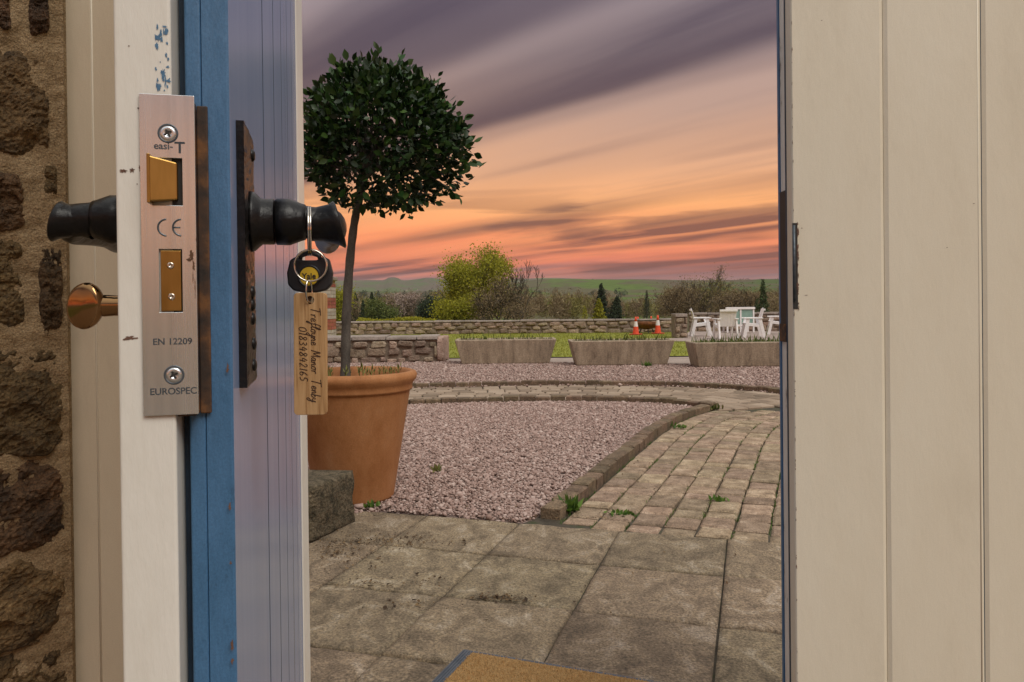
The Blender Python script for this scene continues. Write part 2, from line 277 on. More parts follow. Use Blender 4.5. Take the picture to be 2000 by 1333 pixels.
MT = dict(
    cream=mat('cream_paint', [(.2, (0.616, 0.555, 0.431)), (.45, (0.715, 0.655, 0.521)), (.8, (0.759, 0.710, 0.582))], 5, .42, bump=.3, bscale=(38), stretch=(1, 1, .35), dist=.003, detail=12, nrough=.75, speck=0.035, sscale=500),
    panel=mat('panel_paint', [(.2, (0.562, 0.477, 0.352)), (.45, (0.648, 0.562, 0.418)), (.8, (0.691, 0.615, 0.469))], 7, .5, bump=.25, bscale=60, stretch=(1, 1, .35), dist=.003, detail=12, nrough=.75, speck=0.05, sscale=600),
    white=mat('white_gloss_paint', [(.2, (.66, .64, .57)), (.5, (.74, .73, .67)), (.8, (.79, .78, .73))], 34, .33, bump=.4, bscale=90, stretch=(1, 1, .25), dist=.002, coat=.2, detail=10, nrough=.65),
    edgewhite=mat('worn_white_paint', [(.34, (.10, .09, .08)), (.41, (.66, .64, .58)), (.7, (.80, .79, .74))], 30, .5, bump=.3, bscale=120, stretch=(1, 1, .3), dist=.002, detail=10, nrough=.7),
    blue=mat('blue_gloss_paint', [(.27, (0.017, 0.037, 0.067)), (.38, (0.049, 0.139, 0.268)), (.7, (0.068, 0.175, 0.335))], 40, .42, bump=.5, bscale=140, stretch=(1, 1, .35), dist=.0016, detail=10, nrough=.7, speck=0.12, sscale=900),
    bluesheen=mat('blue_door_face_sheen', two((.25, .36, .62), (.29, .40, .66)), 9, .20, bump=.12, bscale=60, stretch=(1, 1, .06), dist=.002, ior=1.95, rvar=.08),  # reflected sky sheen put into the base colour, paler than the edge's blue
    grooveshade=mat('groove_shade', C1((.016, .040, .085)), 10, .5),  # shade of the board grooves put into the chamfer colour
    groove=mat('dark_groove_and_gap_shade', two((.010, .022, .04), (.02, .05, .09)), 30, .6),
    steel=mat('brushed_steel', two((.72, .77, .80), (.82, .87, .90)), 260, .26, metal=1, stretch=(1, 1, .015), bump=.10, bscale=900, dist=.0003, rvar=.10),
    engrave=mat('engraved_steel', two((.05, .065, .08), (.11, .13, .15)), 200, .45, metal=.5),
    brass=mat('brass', two((.34, .20, .055), (.46, .28, .085)), 120, .34, metal=1, stretch=(1, 1, .2), bump=.1, bscale=500, dist=.0003),
    bronze=mat('polished_bronze', two((.30, .17, .075), (.36, .21, .10)), 30, .10, metal=1),
    iron=mat('black_iron', two((.004, .004, .0045), (.011, .010, .010)), 60, .30, bump=.55, bscale=110, dist=.0016, spec=.30),
    rust=mat('rusty_steel', [(.3, (.025, .018, .014)), (.5, (.07, .035, .018)), (.68, (.20, .085, .025))], 90, .75, bump=.5, bscale=300, dist=.0006),
    chip=mat('bare_undercoat', two((.10, .05, .035), (.17, .09, .06)), 300, .8),
    bluechip=mat('old_blue_paint', two((.05, .14, .26), (.10, .22, .36)), 300, .55),
    chrome=mat('nickel_wire', C1((.62, .57, .50)), 10, .14, metal=1),
    rubber=mat('black_plastic', two((.010, .011, .013), (.016, .017, .02)), 100, .42, bump=.15, bscale=600, dist=.0003),
    yellow=mat('yellow_plastic', two((.55, .36, .02), (.66, .44, .03)), 80, .4),
    tagwood=mat('tag_wood', [(.3, (.30, .155, .055)), (.5, (.46, .27, .115)), (.7, (.55, .34, .16))], 900, .55, stretch=(1, 1, .045), bump=.1, bscale=900, dist=.0002, detail=3),
    burn=mat('burnt_print', C1((.05, .022, .008)), 10, .8),
    stone=mat('dark_rubble_stone', [(.26, (0.019, 0.014, 0.009)), (.40, (0.059, 0.036, 0.018)), (.50, (0.114, 0.067, 0.031)), (.60, (0.163, 0.097, 0.045)), (.72, (0.256, 0.159, 0.079)), (.85, (0.355, 0.241, 0.134))], 13, .9, bump=1.0, bscale=90, rand=.5, dist=.012, detail=14, nrough=.74, distort=.3, speck=0.4, sscale=260),
    mortar=mat('lime_mortar', [(.22, (0.157, 0.106, 0.056)), (.40, (0.294, 0.207, 0.112)), (.55, (0.372, 0.267, 0.152)), (.75, (0.470, 0.359, 0.220))], 30, .95, bump=1.0, bscale=260, dist=.006, detail=12, nrough=.75, speck=0.35, sscale=420),
    terracotta=mat('terracotta', [(.30, (0.244, 0.095, 0.035)), (.42, (0.338, 0.144, 0.053)), (.52, (0.404, 0.184, 0.075)), (.62, (0.442, 0.221, 0.101)), (.74, (0.526, 0.342, 0.220))], 3.2, .70, bump=.3, bscale=60, dist=.004, rvar=.15, spec=.25, detail=10, nrough=.66, stretch=(1, 1, .6), speck=.10, sscale=160),
    soil=mat('potting_soil', two((.02, .013, .008), (.05, .03, .018)), 60, .95, bump=.9, bscale=120, dist=.02),
    bark=mat('grey_bark', two((.05, .042, .034), (.11, .095, .08)), 22, .85, bump=.5, bscale=60, stretch=(1, 1, .35), dist=.008, speck=0.2, sscale=120),
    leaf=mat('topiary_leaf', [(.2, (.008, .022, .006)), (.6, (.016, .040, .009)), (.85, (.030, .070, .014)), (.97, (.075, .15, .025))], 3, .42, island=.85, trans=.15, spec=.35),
    leafo=mat('topiary_outer_leaf', [(.2, (.020, .050, .011)), (.75, (.040, .090, .018)), (.92, (.10, .19, .03))], 3, .40, rand=1.0, trans=.25, spec=.35),
    slab=mat('riven_slab', [(.32, (0.131, 0.100, 0.064)), (.42, (0.181, 0.137, 0.088)), (.48, (0.231, 0.177, 0.116)), (.53, (0.268, 0.204, 0.127)), (.58, (0.311, 0.248, 0.172)), (.68, (0.435, 0.361, 0.271))], 6.5, .85, bump=.9, bscale=80, dist=.012, rand=.26, distort=.8, detail=9, nrough=.70, stretch=(1.3, 1.0, 1), speck=.45, sscale=130),
    slabjoint=mat('slab_joint', [(.35, (.040, .032, .022)), (.55, (.08, .065, .045)), (.66, (.045, .055, .02))], 9, .95, bump=.8, bscale=90, dist=.01),
    joint=mat('joint_sand', [(.35, (.05, .042, .03)), (.52, (.065, .055, .035)), (.66, (.045, .06, .015))], 9, .95, bump=.8, bscale=90, dist=.01),
    paver=mat('sett_paver', [(.34, (0.156, 0.111, 0.070)), (.48, (0.269, 0.193, 0.127)), (.56, (0.332, 0.245, 0.167)), (.68, (0.451, 0.350, 0.249))], 11, .85, bump=.8, bscale=110, dist=.008, rand=.42, detail=8, nrough=.7, speck=.35, sscale=140),
    paverfar=mat('sett_paver_far', [(.2, (0.162, 0.118, 0.079)), (.5, (0.259, 0.191, 0.133)), (.85, (0.364, 0.281, 0.207))], 8, .85, island=.6, bump=.4, bscale=50),
    kerb=mat('kerb_sett', [(.28, (0.062, 0.042, 0.025)), (.5, (0.140, 0.097, 0.060)), (.75, (0.259, 0.181, 0.115))], 16, .9, bump=.9, bscale=90, dist=.010, rand=.4, detail=12, nrough=.75, speck=0.35, sscale=120),
    pebble=mat('pink_gravel', [(.04, (0.175, 0.119, 0.098)), (.22, (0.288, 0.189, 0.156)), (.48, (0.344, 0.235, 0.199)), (.72, (0.406, 0.289, 0.249)), (.95, (0.514, 0.406, 0.358))], 20, .8, island=.9),
    gravelbed=mat('gravel_bed', [(.1, (.06, .042, .034)), (.4, (.20, .135, .115)), (.8, (.40, .30, .26))], 62, .9, vor=True, bump=1.0, bscale=60, dist=.02),
    block=mat('mossy_stone', [(.28, (.018, .016, .008)), (.42, (.060, .050, .028)), (.55, (.15, .12, .075)), (.75, (.30, .24, .165))], 17, .92, bump=1.0, bscale=60, dist=.03, detail=14, nrough=.75, speck=0.4, sscale=110),
    coir=mat('coir_fibre', [(.1, (.36, .21, .075)), (.5, (.60, .38, .16)), (.9, (.74, .52, .27))], 60, .9, island=.6, trans=.35, speck=.3, sscale=220),
    matrim=mat('mat_rubber', two((.07, .085, .11), (.11, .125, .15)), 40, .6, bump=.2, bscale=200, dist=.002),
    rubble=mat('wall_rubble', [(.2, (.12, .085, .058)), (.42, (.24, .175, .125)), (.6, (.33, .255, .195)), (.8, (.46, .38, .31))], 9, .9, bump=.9, bscale=30, dist=.03, rand=.7, detail=10, nrough=.7, speck=0.25, sscale=50),
    walljoint=mat('pale_wall_mortar', two((.17, .13, .095), (.27, .215, .165)), 14, .95, bump=.8, bscale=60, dist=.02),
    coping=mat('wall_coping', two((.20, .165, .14), (.33, .28, .25)), 4, .9, bump=.5, bscale=20, dist=.02, rand=.2, speck=0.25, sscale=50),
    concrete=mat('trough_concrete', [(.26, (0.115, 0.088, 0.061)), (.40, (0.250, 0.195, 0.140)), (.55, (0.358, 0.286, 0.207)), (.78, (0.486, 0.403, 0.311))], 4.5, .85, bump=.5, bscale=35, stretch=(2.2, 2.2, .28), dist=.01, detail=12, nrough=.72, speck=0.22, sscale=60),
    grass=mat('lawn_grass', [(.3, (0.144, 0.156, 0.013)), (.5, (0.206, 0.219, 0.018)), (.75, (0.275, 0.281, 0.030)), ], 2.2, .9, bump=.6, bscale=40, dist=.03),
    blade=mat('grass_blade', [(.2, (0.144, 0.156, 0.013)), (.6, (0.237, 0.244, 0.022)), (.9, (0.338, 0.325, 0.050))], 5, .8, island=.8, trans=.3),
    weed=mat('trough_weed', [(.2, (.06, .085, .015)), (.6, (.13, .15, .03)), (.9, (.24, .21, .07))], 5, .8, island=.8, trans=.3),
    midweed=mat('olive_weed', [(.2, (.06, .095, .018)), (.6, (.12, .16, .03)), (.9, (.22, .22, .06))], 5, .8, island=.8, trans=.3),
    weedgreen=mat('fresh_weed', [(.2, (.05, .11, .015)), (.8, (.12, .22, .03))], 9, .7, island=.8, trans=.35),
    shoot=mat('young_shoot', [(.3, (.10, .10, .02)), (.7, (.22, .24, .05))], 60, .7),
    brickred=mat('red_brick', two((.26, .075, .05), (.36, .115, .08)), 9, .9, rand=.3),
    brickpale=mat('pale_brick', two((.36, .32, .28), (.46, .42, .37)), 9, .9, rand=.3),
    chairwhite=mat('white_garden_paint', two((.76, .75, .76), (.84, .83, .84)), 12, .5),
    teal=mat('pale_green_panel', two((.20, .33, .29), (.26, .40, .35)), 8, .45),
    conered=mat('cone_orange', two((.62, .06, .02), (.75, .09, .03)), 20, .55),
    conewhite=mat('cone_white', C1((.72, .68, .68)), 10, .5),
    conebase=mat('cone_base', C1((.50, .07, .03)), 10, .6),
    bowl=mat('rusted_bowl', [(.3, (.10, .038, .015)), (.7, (.24, .09, .03))], 14, .8, bump=.3),
    darkiron=mat('dark_iron', C1((.02, .018, .016)), 10, .6),
    patio=mat('patio_paving', two((.25, .195, .165), (.34, .27, .235)), 3, .85, rand=.2, speck=.2, sscale=40),
    floor=mat('hall_floor', two((.10, .070, .045), (.15, .108, .072)), 6, .6),
    wood_dist=mat('bare_twigs', [(.15, (0.115, 0.081, 0.043)), (.5, (0.196, 0.142, 0.074)), (.9, (0.290, 0.223, 0.121))], .05, .95, island=.6),
    wood_green=mat('budding_twigs', [(.15, (0.111, 0.101, 0.029)), (.5, (0.195, 0.176, 0.047)), (.9, (0.299, 0.267, 0.078))], .05, .95, island=.6),
    lime=mat('lime_foliage', [(.1, (.17, .175, .010)), (.5, (.32, .31, .018)), (.9, (.46, .43, .045))], .4, .85, island=.7, trans=.35),
    conifer=mat('conifer_foliage', [(.1, (0.013, 0.026, 0.013)), (.5, (0.029, 0.047, 0.021)), (.9, (0.058, 0.078, 0.033))], .4, .9, island=.8),
    midgreen=mat('green_foliage', [(.1, (.06, .085, .02)), (.5, (.11, .135, .03)), (.9, (.17, .19, .05))], .4, .9, island=.8, trans=.2),
    blossom=mat('pale_blossom', [(.1, (.20, .15, .11)), (.5, (.31, .24, .19)), (.9, (.40, .31, .28))], .4, .9, island=.8),
    ivy=mat('ivy_foliage', [(.1, (.015, .035, .010)), (.6, (.04, .07, .016)), (.9, (.07, .11, .03))], .4, .8, island=.8),
    litter=mat('leaf_litter', [(.1, (.035, .02, .010)), (.6, (.10, .055, .022)), (.9, (.20, .13, .06))], 20, .9, island=.9),
    twig=mat('grey_twig', two((.06, .048, .035), (.11, .09, .065)), 2, .95),
)
def land_material():
    m = bpy.data.materials.new('countryside'); m.use_nodes = True; t = m.node_tree; b = t.nodes['Principled BSDF']
    b.inputs['Roughness'].default_value = .95; b.inputs['Specular IOR Level'].default_value = .1
    g = N(t, 'ShaderNodeNewGeometry')
    mp = N(t, 'ShaderNodeMapping', i_Scale=(1, .55, 0)); L(t, g.outputs['Position'], mp.inputs[0])
    v = N(t, 'ShaderNodeTexVoronoi', i_Scale=.0042); L(t, mp.outputs[0], v.inputs[0])
    s = N(t, 'ShaderNodeSeparateColor'); L(t, v.outputs['Color'], s.inputs[0])
    fields = ramp(t, s.outputs[0], [(.0, (.070, .105, .028)), (.3, (.090, .140, .030)), (.55, (.105, .155, .036)), (.75, (.100, .085, .050)), (.9, (.078, .115, .032))], 'CONSTANT')
    e = N(t, 'ShaderNodeTexVoronoi', i_Scale=.0042, feature='DISTANCE_TO_EDGE'); L(t, mp.outputs[0], e.inputs[0])
    hedge = ramp(t, e.outputs[0], [(.018, (1, 1, 1)), (.035, (0, 0, 0))])
    n = N(t, 'ShaderNodeTexNoise', i_Scale=.012, i_Detail=6); L(t, mp.outputs[0], n.inputs[0])
    wood = ramp(t, n.outputs[0], [(.47, (0, 0, 0)), (.52, (1, 1, 1))])
    mx = N(t, 'ShaderNodeMix', data_type='RGBA'); L(t, math_n(t, 'MAXIMUM', hedge, math_n(t, 'MULTIPLY', wood, .8)), mx.inputs[0])
    L(t, fields, mx.inputs[6]); mx.inputs[7].default_value = (.110, .088, .058, 1)
    n2 = N(t, 'ShaderNodeTexNoise', i_Scale=.08, i_Detail=6); L(t, g.outputs['Position'], n2.inputs[0])
    mu = N(t, 'ShaderNodeMix', data_type='RGBA', blend_type='MULTIPLY'); mu.inputs[0].default_value = 1
    L(t, mx.outputs[2], mu.inputs[6]); L(t, ramp(t, n2.outputs[0], [(.3, (.75, .75, .75)), (.7, (1.15, 1.15, 1.15))]), mu.inputs[7])
    L(t, mu.outputs[2], b.inputs['Base Color']); return m
MT['land'] = land_material()

# ================================================================== THE SETTING
# ---- terrain: one sheet to the horizon
def az_px(px): return math.atan2((px - 1000) / F_PX, 1.0)
def smooth(a, b, x): t = max(0, min(1, (x - a) / (b - a))); return t * t * (3 - 2 * t)
def land_h(r, az):
    px = 1000 + F_PX * math.tan(az) if abs(az) < 1.3 else (6000 if az > 0 else -4000)
    h = -.06
    h += -2.6 * smooth(27.2, 60, r) - 4.5 * smooth(140, 330, r)
    R1 = 25 + 17 * smooth(880, 1080, px) - 5 * smooth(1230, 1400, px) + 3 * mnoise.noise((az * 9, 0, 3))
    h += (R1 + 7) * smooth(420, 1350, r) - (R1 * .6) * smooth(1500, 2300, r)
    R2 = 104 - 6 * smooth(900, 1200, px) - 18 * smooth(1050, 1400, px) + 7 * mnoise.noise((az * 14, 5, 3))
    R2 += 15 * math.exp(-((px - 768) / 14) ** 4) + 8 * math.exp(-((px - 835) / 22) ** 2)
    h += R2 * smooth(2300, 3500, r) - 60 * smooth(3600, 6000, r)
    if r > 60: h += mnoise.noise((r * math.sin(az) * .01, r * math.cos(az) * .01, 0)) * min(1.5, r * .004)
    return h
def terrain():
    azs = list(np.linspace(-.55, .55, 260)) + list(np.linspace(.60, 2 * math.pi - .60, 60))
    rs = [0.0] + [6, 12, 18, 24, 27.2] + list(np.geomspace(30, 5200, 74))
    v = [(0, 0, -.06)]; f = []; n = len(azs)
    for r in rs[1:]:
        for a in azs:
            v.append((r * math.sin(a), r * math.cos(a), land_h(r, a if a < math.pi else a - 2 * math.pi)))
    for k in range(n): f.append((0, 1 + (k + 1) % n, 1 + k))
    for i in range(len(rs) - 2):
        for k in range(n):
            a = 1 + i * n; f.append((a + k, a + (k + 1) % n, a + n + (k + 1) % n, a + n + k))
    mb = MB(); mb.add(v, f); o = mb.build('terrain', MT['land'], smooth=True); o['kind'] = 'structure'
    return o
terrain()
def sheet(name, poly, z, m):
    mb = MB(); n = len(poly)
    mb.add([(p[0], p[1], z) for p in poly], [tuple(range(n))]); o = mb.build(name, m); o['kind'] = 'structure'; return o
# ---- hall floor inside the house (behind the doorway line)
sheet('floor', [(-6.0, -14), (6.0, -14), (6.0, 1.30), (-6.0, 1.30)], -.012, MT['floor'])

# ---- paving slabs in front of the door
A_DIR = Vector((math.sin(R(17.3)), math.cos(R(17.3)), 0)); B_DIR = Vector((A_DIR.y, -A_DIR.x, 0))
P0 = G(1119, 1190); SL = .452
sheet('paving', [(-4, 1.31), (4, 1.31), (4, 2.0), (1.75, 3.12), (-.45, 3.82), (-3, 4.65), (-4, 3)], -.0125, MT['slabjoint'])
pav = bpy.data.objects['paving']
def slab_mesh(seed, sx=SL, sy=SL, g=.0032, th=.04, n=26):
    mb = MB(); vs = []
    for j in range(n + 1):
        for i in range(n + 1):
            u, v = i / n, j / n; x = g + (sx - 2 * g) * u; y = g + (sy - 2 * g) * v
            d = min(u, 1 - u, v, 1 - v)
            z = mnoise.fractal((x * 7 + seed * 9.1, y * 5, seed), .8, 2, 5) * .0045 + math.floor(3 * mnoise.noise((x * 3.2 + y * 2.2 + seed * 4, y * 3 - x, seed))) * .0011
            if d == 0: z -= .004 + abs(mnoise.noise((x * 30, y * 30, seed))) * .004
            vs.append((x, y, z))
    fs = [(j * (n + 1) + i, j * (n + 1) + i + 1, (j + 1) * (n + 1) + i + 1, (j + 1) * (n + 1) + i) for j in range(n) for i in range(n)]
    b = len(vs); per = [i for i in range(n + 1)] + [(j) * (n + 1) + n for j in range(1, n + 1)] + [n * (n + 1) + i for i in range(n - 1, -1, -1)] + [j * (n + 1) for j in range(n - 1, 0, -1)]
    low = [(vs[i][0], vs[i][1], -th) for i in per]
    m = len(per)
    fs += [(per[k], b + k, b + (k + 1) % m, per[(k + 1) % m]) for k in range(m)]
    mb.add(vs + low, fs); return mb.mesh('slab', MT['slab'], True)
SLM = [slab_mesh(i) for i in range(6)]
ang = math.atan2(B_DIR.y, B_DIR.x)
# rows: local i along B (right), j along A (away). P0 is a joint crossing
half = slab_mesh(20, SL * 1.0, SL * .98)
for j in range(-3, 2):
    for i in range(-6, 6):
        if j == 1 and i < -1: continue
        p = P0 + B_DIR * (i * SL) + A_DIR * (j * SL)
        if p.y < 1.40 and j < -1: 
            if p.y < 1.15: continue
        o = ob('slab', SLM[rng.randrange(6)], pav, M=Matrix.Translation(p + Vector((0, 0, rng.uniform(-.003, .002)))) @ Matrix.Rotation(ang + rng.uniform(-.004, .004), 4, 'Z'))
        if j == 1 and i == -1: pass
# left row of the upper course, cut back where the gravel starts
for i in range(-4, -1):
    p = P0 + B_DIR * (i * SL) + A_DIR * SL
    ob('slab', SLM[(i + 7) % 6], pav, M=Matrix.Translation(p) @ Matrix.Rotation(ang, 4, 'Z'))
print('slab top row px test', P0, G(1217, 1027), G(1430, 1041), G(746, 988), P0 + A_DIR * 2 * SL)

# ---- kerbs, path, gravel
kA = [G(*p) for p in ((1076, 1010), (1150, 948), (1212, 897), (1270, 850), (1325, 818), (1385, 800))]   # centre line of kerb beside the near path
kB = [G(*p) for p in ((1395, 799), (1330, 790), (1240, 785), (1120, 783), (1000, 784), (900, 786), (790, 790), (640, 797))]
kC = [G(*p) for p in ((1640, 785), (1523, 768), (1440, 760), (1340, 755), (1200, 752), (1060, 752), (930, 754), (800, 757), (640, 762))]
sA, sB, sC = spline(kA, 12), spline(kB, 12), spline(kC, 12)
def offset(pts, d):
    out = []
    for i, p in enumerate(pts):
        t = pts[min(i + 1, len(pts) - 1)] - pts[max(i - 1, 0)]; t.z = 0; t.normalize()
        out.append(p + Vector((t.y, -t.x, 0)) * d)
    return out
def sett_mesh(lx, ly, h, seed, m, r=.012, name='sett'):
    mb = MB(); rr = random.Random(seed); j = lambda s: rr.uniform(-s, s)
    x, y = lx / 2, ly / 2
    b = [(-x + j(.004), -y + j(.004), -.05), (x + j(.004), -y + j(.004), -.05), (x + j(.004), y + j(.004), -.05), (-x + j(.004), y + j(.004), -.05)]
    mid = [(q[0], q[1], h - r * .7) for q in b]
    top = [(q[0] * (1 - r / x), q[1] * (1 - r / y), h + j(.002)) for q in b]
    mb.add(b + mid + top, [(0, 1, 5, 4), (1, 2, 6, 5), (2, 3, 7, 6), (3, 0, 4, 7), (4, 5, 9, 8), (5, 6, 10, 9), (6, 7, 11, 10), (7, 4, 8, 11), (8, 9, 10, 11)])
    return mb.mesh(name, m)
KM = [sett_mesh(.150, .092, .052, s, MT['kerb'], .012, 'kerb_stone') for s in range(6)]
def kerb(name, pts, step=.158):
    root = bpy.data.objects.new(name, None); COL.objects.link(root); root['kind'] = 'structure'
    q = resample(pts, step)
    for a, b in zip(q, q[1:]):
        t = b - a
        ob('kerb_stone', KM[rng.randrange(6)], root, M=Matrix.Translation((a + b) / 2 + Vector((0, 0, rng.uniform(-.008, .006)))) @ Matrix.Rotation(math.atan2(t.y, t.x) + rng.uniform(-.03, .03), 4, 'Z'))
    return root
kerb('kerb', sA); kerb('kerb', sB); kerb('kerb', sC)

# gravel areas
gA = [G(690, 1006), G(746, 996), G(1021, 1018)] + [p for p in offset(sA, -.07)] + [p for p in offset(sB, -.06)] + [G(500, 800), Vector((-2.6, 5.2, 0)), Vector((-2.6, 3.8, 0))]
sheet('ground', [(-14, 1.3), (16, 1.3), (16, 27), (-14, 27)], -.05, MT['soil'])
def in_poly(pts, poly):
    x, y = pts[:, 0], pts[:, 1]; c = np.zeros(len(pts), bool); n = len(poly); j = n - 1
    for i in range(n):
        xi, yi, xj, yj = poly[i][0], poly[i][1], poly[j][0], poly[j][1]
        cond = ((yi > y) != (yj > y)) & (x < (xj - xi) * (y - yi) / (yj - yi + 1e-12) + xi); c ^= cond; j = i
    return c
def pebble_base(n_extra=0):
    t = (1 + 5 ** .5) / 2
    v = np.array([(-1, t, 0), (1, t, 0), (-1, -t, 0), (1, -t, 0), (0, -1, t), (0, 1, t), (0, -1, -t), (0, 1, -t), (t, 0, -1), (t, 0, 1), (-t, 0, -1), (-t, 0, 1)], float)
    v /= np.linalg.norm(v[0])
    f = np.array([(0, 11, 5), (0, 5, 1), (0, 1, 7), (0, 7, 10), (0, 10, 11), (1, 5, 9), (5, 11, 4), (11, 10, 2), (10, 7, 6), (7, 1, 8), (3, 9, 4), (3, 4, 2), (3, 2, 6), (3, 6, 8), (3, 8, 9), (4, 9, 5), (2, 4, 11), (6, 2, 10), (8, 6, 7), (9, 8, 1)])
    return v, f
def gravel(name, poly, dens, size, label, z=0.0, cull=None, octa=False):
    a = np.array([(p[0], p[1]) for p in poly]); lo, hi = a.min(0), a.max(0)
    n = int((hi - lo).prod() * dens); pts = nrg.uniform(lo, hi, (n, 2)); pts = pts[in_poly(pts, a)]
    if cull: pts = pts[cull(pts)]
    n = len(pts); v, f = pebble_base()
    if octa: v = np.array([(1, 0, 0), (-1, 0, 0), (0, 1, 0), (0, -1, 0), (0, 0, 1), (0, 0, -1)], float) * 1.15; f = np.array([(0, 2, 4), (2, 1, 4), (1, 3, 4), (3, 0, 4), (2, 0, 5), (1, 2, 5), (3, 1, 5), (0, 3, 5)])
    s = size * nrg.lognormal(0, .36, n); scl = np.stack([s * nrg.uniform(.8, 1.35, n), s * nrg.uniform(.7, 1.0, n), s * nrg.uniform(.45, .75, n)], 1)
    pos = np.concatenate([pts, (z + nrg.uniform(-.010, .006, n))[:, None]], 1)
    vv, ff = scatter(v, f, pos, rand_rot(n, .35), scl)
    o = ob(name, np_mesh(name, vv, ff, MT['pebble'], True)); tag(o, label, None, None, 'stuff'); print(name, n); return o
sheet('ground', gA, -.012, MT['gravelbed'])
halfw = lambda p: np.abs(p[:, 0] / p[:, 1] + .02) < .62
gravel('gravel', gA, 8400, .0076, 'pink and white gravel bed enclosed by the curved kerb beside the pot', 0.0, lambda p: (p[:, 0] / p[:, 1] > -.30))
farC = [p for p in offset(sC, -.07)]; farP = [G(p[0], p[1]) for p in ((500, 705), (880, 706), (1130, 709), (1360, 712), (1700, 716))]
gC = farC + farP
gC2 = [(p[0], p[1]) for p in gC]
sheet('ground', gC2, -.010, MT['gravelbed'])
gravel('gravel', gC2, 1700, .0112, 'far band of pale pink gravel between the paved path and the concrete troughs', 0.0, lambda p: (np.abs(p[:, 0] / p[:, 1] - .08) < .34), True)

# near path pavers: lines parallel to kerb A, going right
path = bpy.data.objects.new('path', None); COL.objects.link(path); path['kind'] = 'structure'
PM = {}
def paver_mesh(lx, ly, s):
    k = (round(lx, 3), round(ly, 3), s)
    if k not in PM: PM[k] = sett_mesh(lx, ly, 0.0, s * 7 + int(lx * 1000), MT['paver'], .011, 'paver')
    return PM[k]
base = spline([G(1076, 1010) * 1.35 - G(1150, 948) * .35] + kA + [G(1470, 786), G(1600, 772)], 12)
base = [Vector((p.x, p.y, 0)) for p in base]
LW = .148; cnt = 0
npA = []
EXT_B = [(p[0], p[1]) for p in sB]
dense0 = resample(base, .01)
breaks = [int(rng.uniform(0, 8))]
while breaks[-1] < len(dense0) - 24: breaks.append(breaks[-1] + rng.choice((13, 15, 17, 20)))
for k in range(0, 13):
    line = offset(dense0, .065 + LW * (k + .5)); prev = None
    for i0, i1 in zip(breaks, breaks[1:]):
        e0 = i0 + rng.choice((-1, 0, 0, 1)) if prev is None else prev; e1 = i1 + rng.choice((-2, -1, 0, 0, 1, 2)); prev = e1
        e0 = max(0, e0); e1 = min(len(line) - 1, e1)
        a, b = line[e0], line[e1]; c = (a + b) / 2; l = (b - a).length
        if l < .05: continue
        ax = P0 + A_DIR * (2 * SL)
        da, db = (a - ax).dot(A_DIR), (b - ax).dot(A_DIR)
        if db < .05: continue
        if da < -.004: a = a.lerp(b, (-.004 - da) / (db - da)); c = (a + b) / 2; l = (b - a).length
        if c.y > 7.35 or c.x / max(c.y, .1) > .42: continue
        if c.y > 7.0 - (c.x - 1.6) * .12: continue
        t = b - a
        npA.append((c, math.atan2(t.y, t.x), round(l, 2)))
npA.sort(key=lambda q: q[0].y)
for c, an, l in npA[:300]:
    ob('paver', paver_mesh(l - .017, LW - .009, rng.randrange(3)), path, M=Matrix.Translation(c + Vector((0, 0, rng.uniform(-.004, .003)))) @ Matrix.Rotation(an + rng.uniform(-.02, .02), 4, 'Z'))
print('near pavers', len(npA))
mb = MB()
def paver_into(c, an, l, wd):
    M = Matrix.Translation(c) @ Matrix.Rotation(an, 4, 'Z'); me = paver_mesh(l - .012, wd - .012, rng.randrange(3))
    mb.add([M @ v.co for v in me.vertices], [tuple(p.vertices) for p in me.polygons])
for c, an, l in npA[300:]: paver_into(c + Vector((0, 0, rng.uniform(-.004, .003))), an, l, LW)
cb = [Vector((p.x, p.y, 0)) for p in sC]
for k in range(0, 12):
    line = resample(offset(cb, .065 + .163 * (k + .5)) if False else offset(cb, -(-.065 - .163 * (k + .5)) * -1), .01)
    i = rng.randrange(10)
    while i < len(line) - 25:
        l = rng.choice([.13, .16, .2, .2]); m = i + int(l * 100)
        if m >= len(line): break
        a, b = line[i], line[m]; i = m; c = (a + b) / 2
        # keep inside: nearer than kerb C, farther than kerb B / the near path
        d = min(((c - p).length for p in sB)); near = min(sB, key=lambda p: (p - c).length)
        if c.x < sB[0].x and (c.y < near.y + .05): continue
        if c.x >= sB[0].x and c.y < 6.9 - (c.x - 1.6) * .12: continue
        paver_into(c + Vector((0, 0, rng.uniform(-.004, .003))), math.atan2((b - a).y, (b - a).x), l, .163)
o = mb.build('paver', MT['paverfar'], path); o['kind'] = 'stuff'
sheet('ground', [(-6, 5.8), (.2, 2.9), (1.0, 2.6), (5, 2.4), (7, 9.6), (-6, 10.2)], -.022, MT['joint'])

# ================================================================== THE HOUSE DOORWAY
# ---- splayed rubble wall beside the door
WALL_P = Vector((-.690, 1.19, 0)); WD = Vector((-.77, -.64, 0)).normalized(); WN = Vector((-WD.y, WD.x, 0))   # WN faces the room
if WN.y > 0: WN = -WN
sw = thing('stone_wall', 'dark brown rubble stone wall with sandy mortar beside the cream boards', 'wall')
mb = MB()
e = [WALL_P + WD * -.004, WALL_P + WD * 1.0]
poly = [(WALL_P.x, 1.45), (-1.75, 1.45), (e[1].x - .28, e[1].y), (e[1].x, e[1].y), (WALL_P.x, WALL_P.y)]
mb.prism(list(reversed(poly)) if False else poly, 0, 2.25); 
mb.build('core', MT['mortar'], sw)
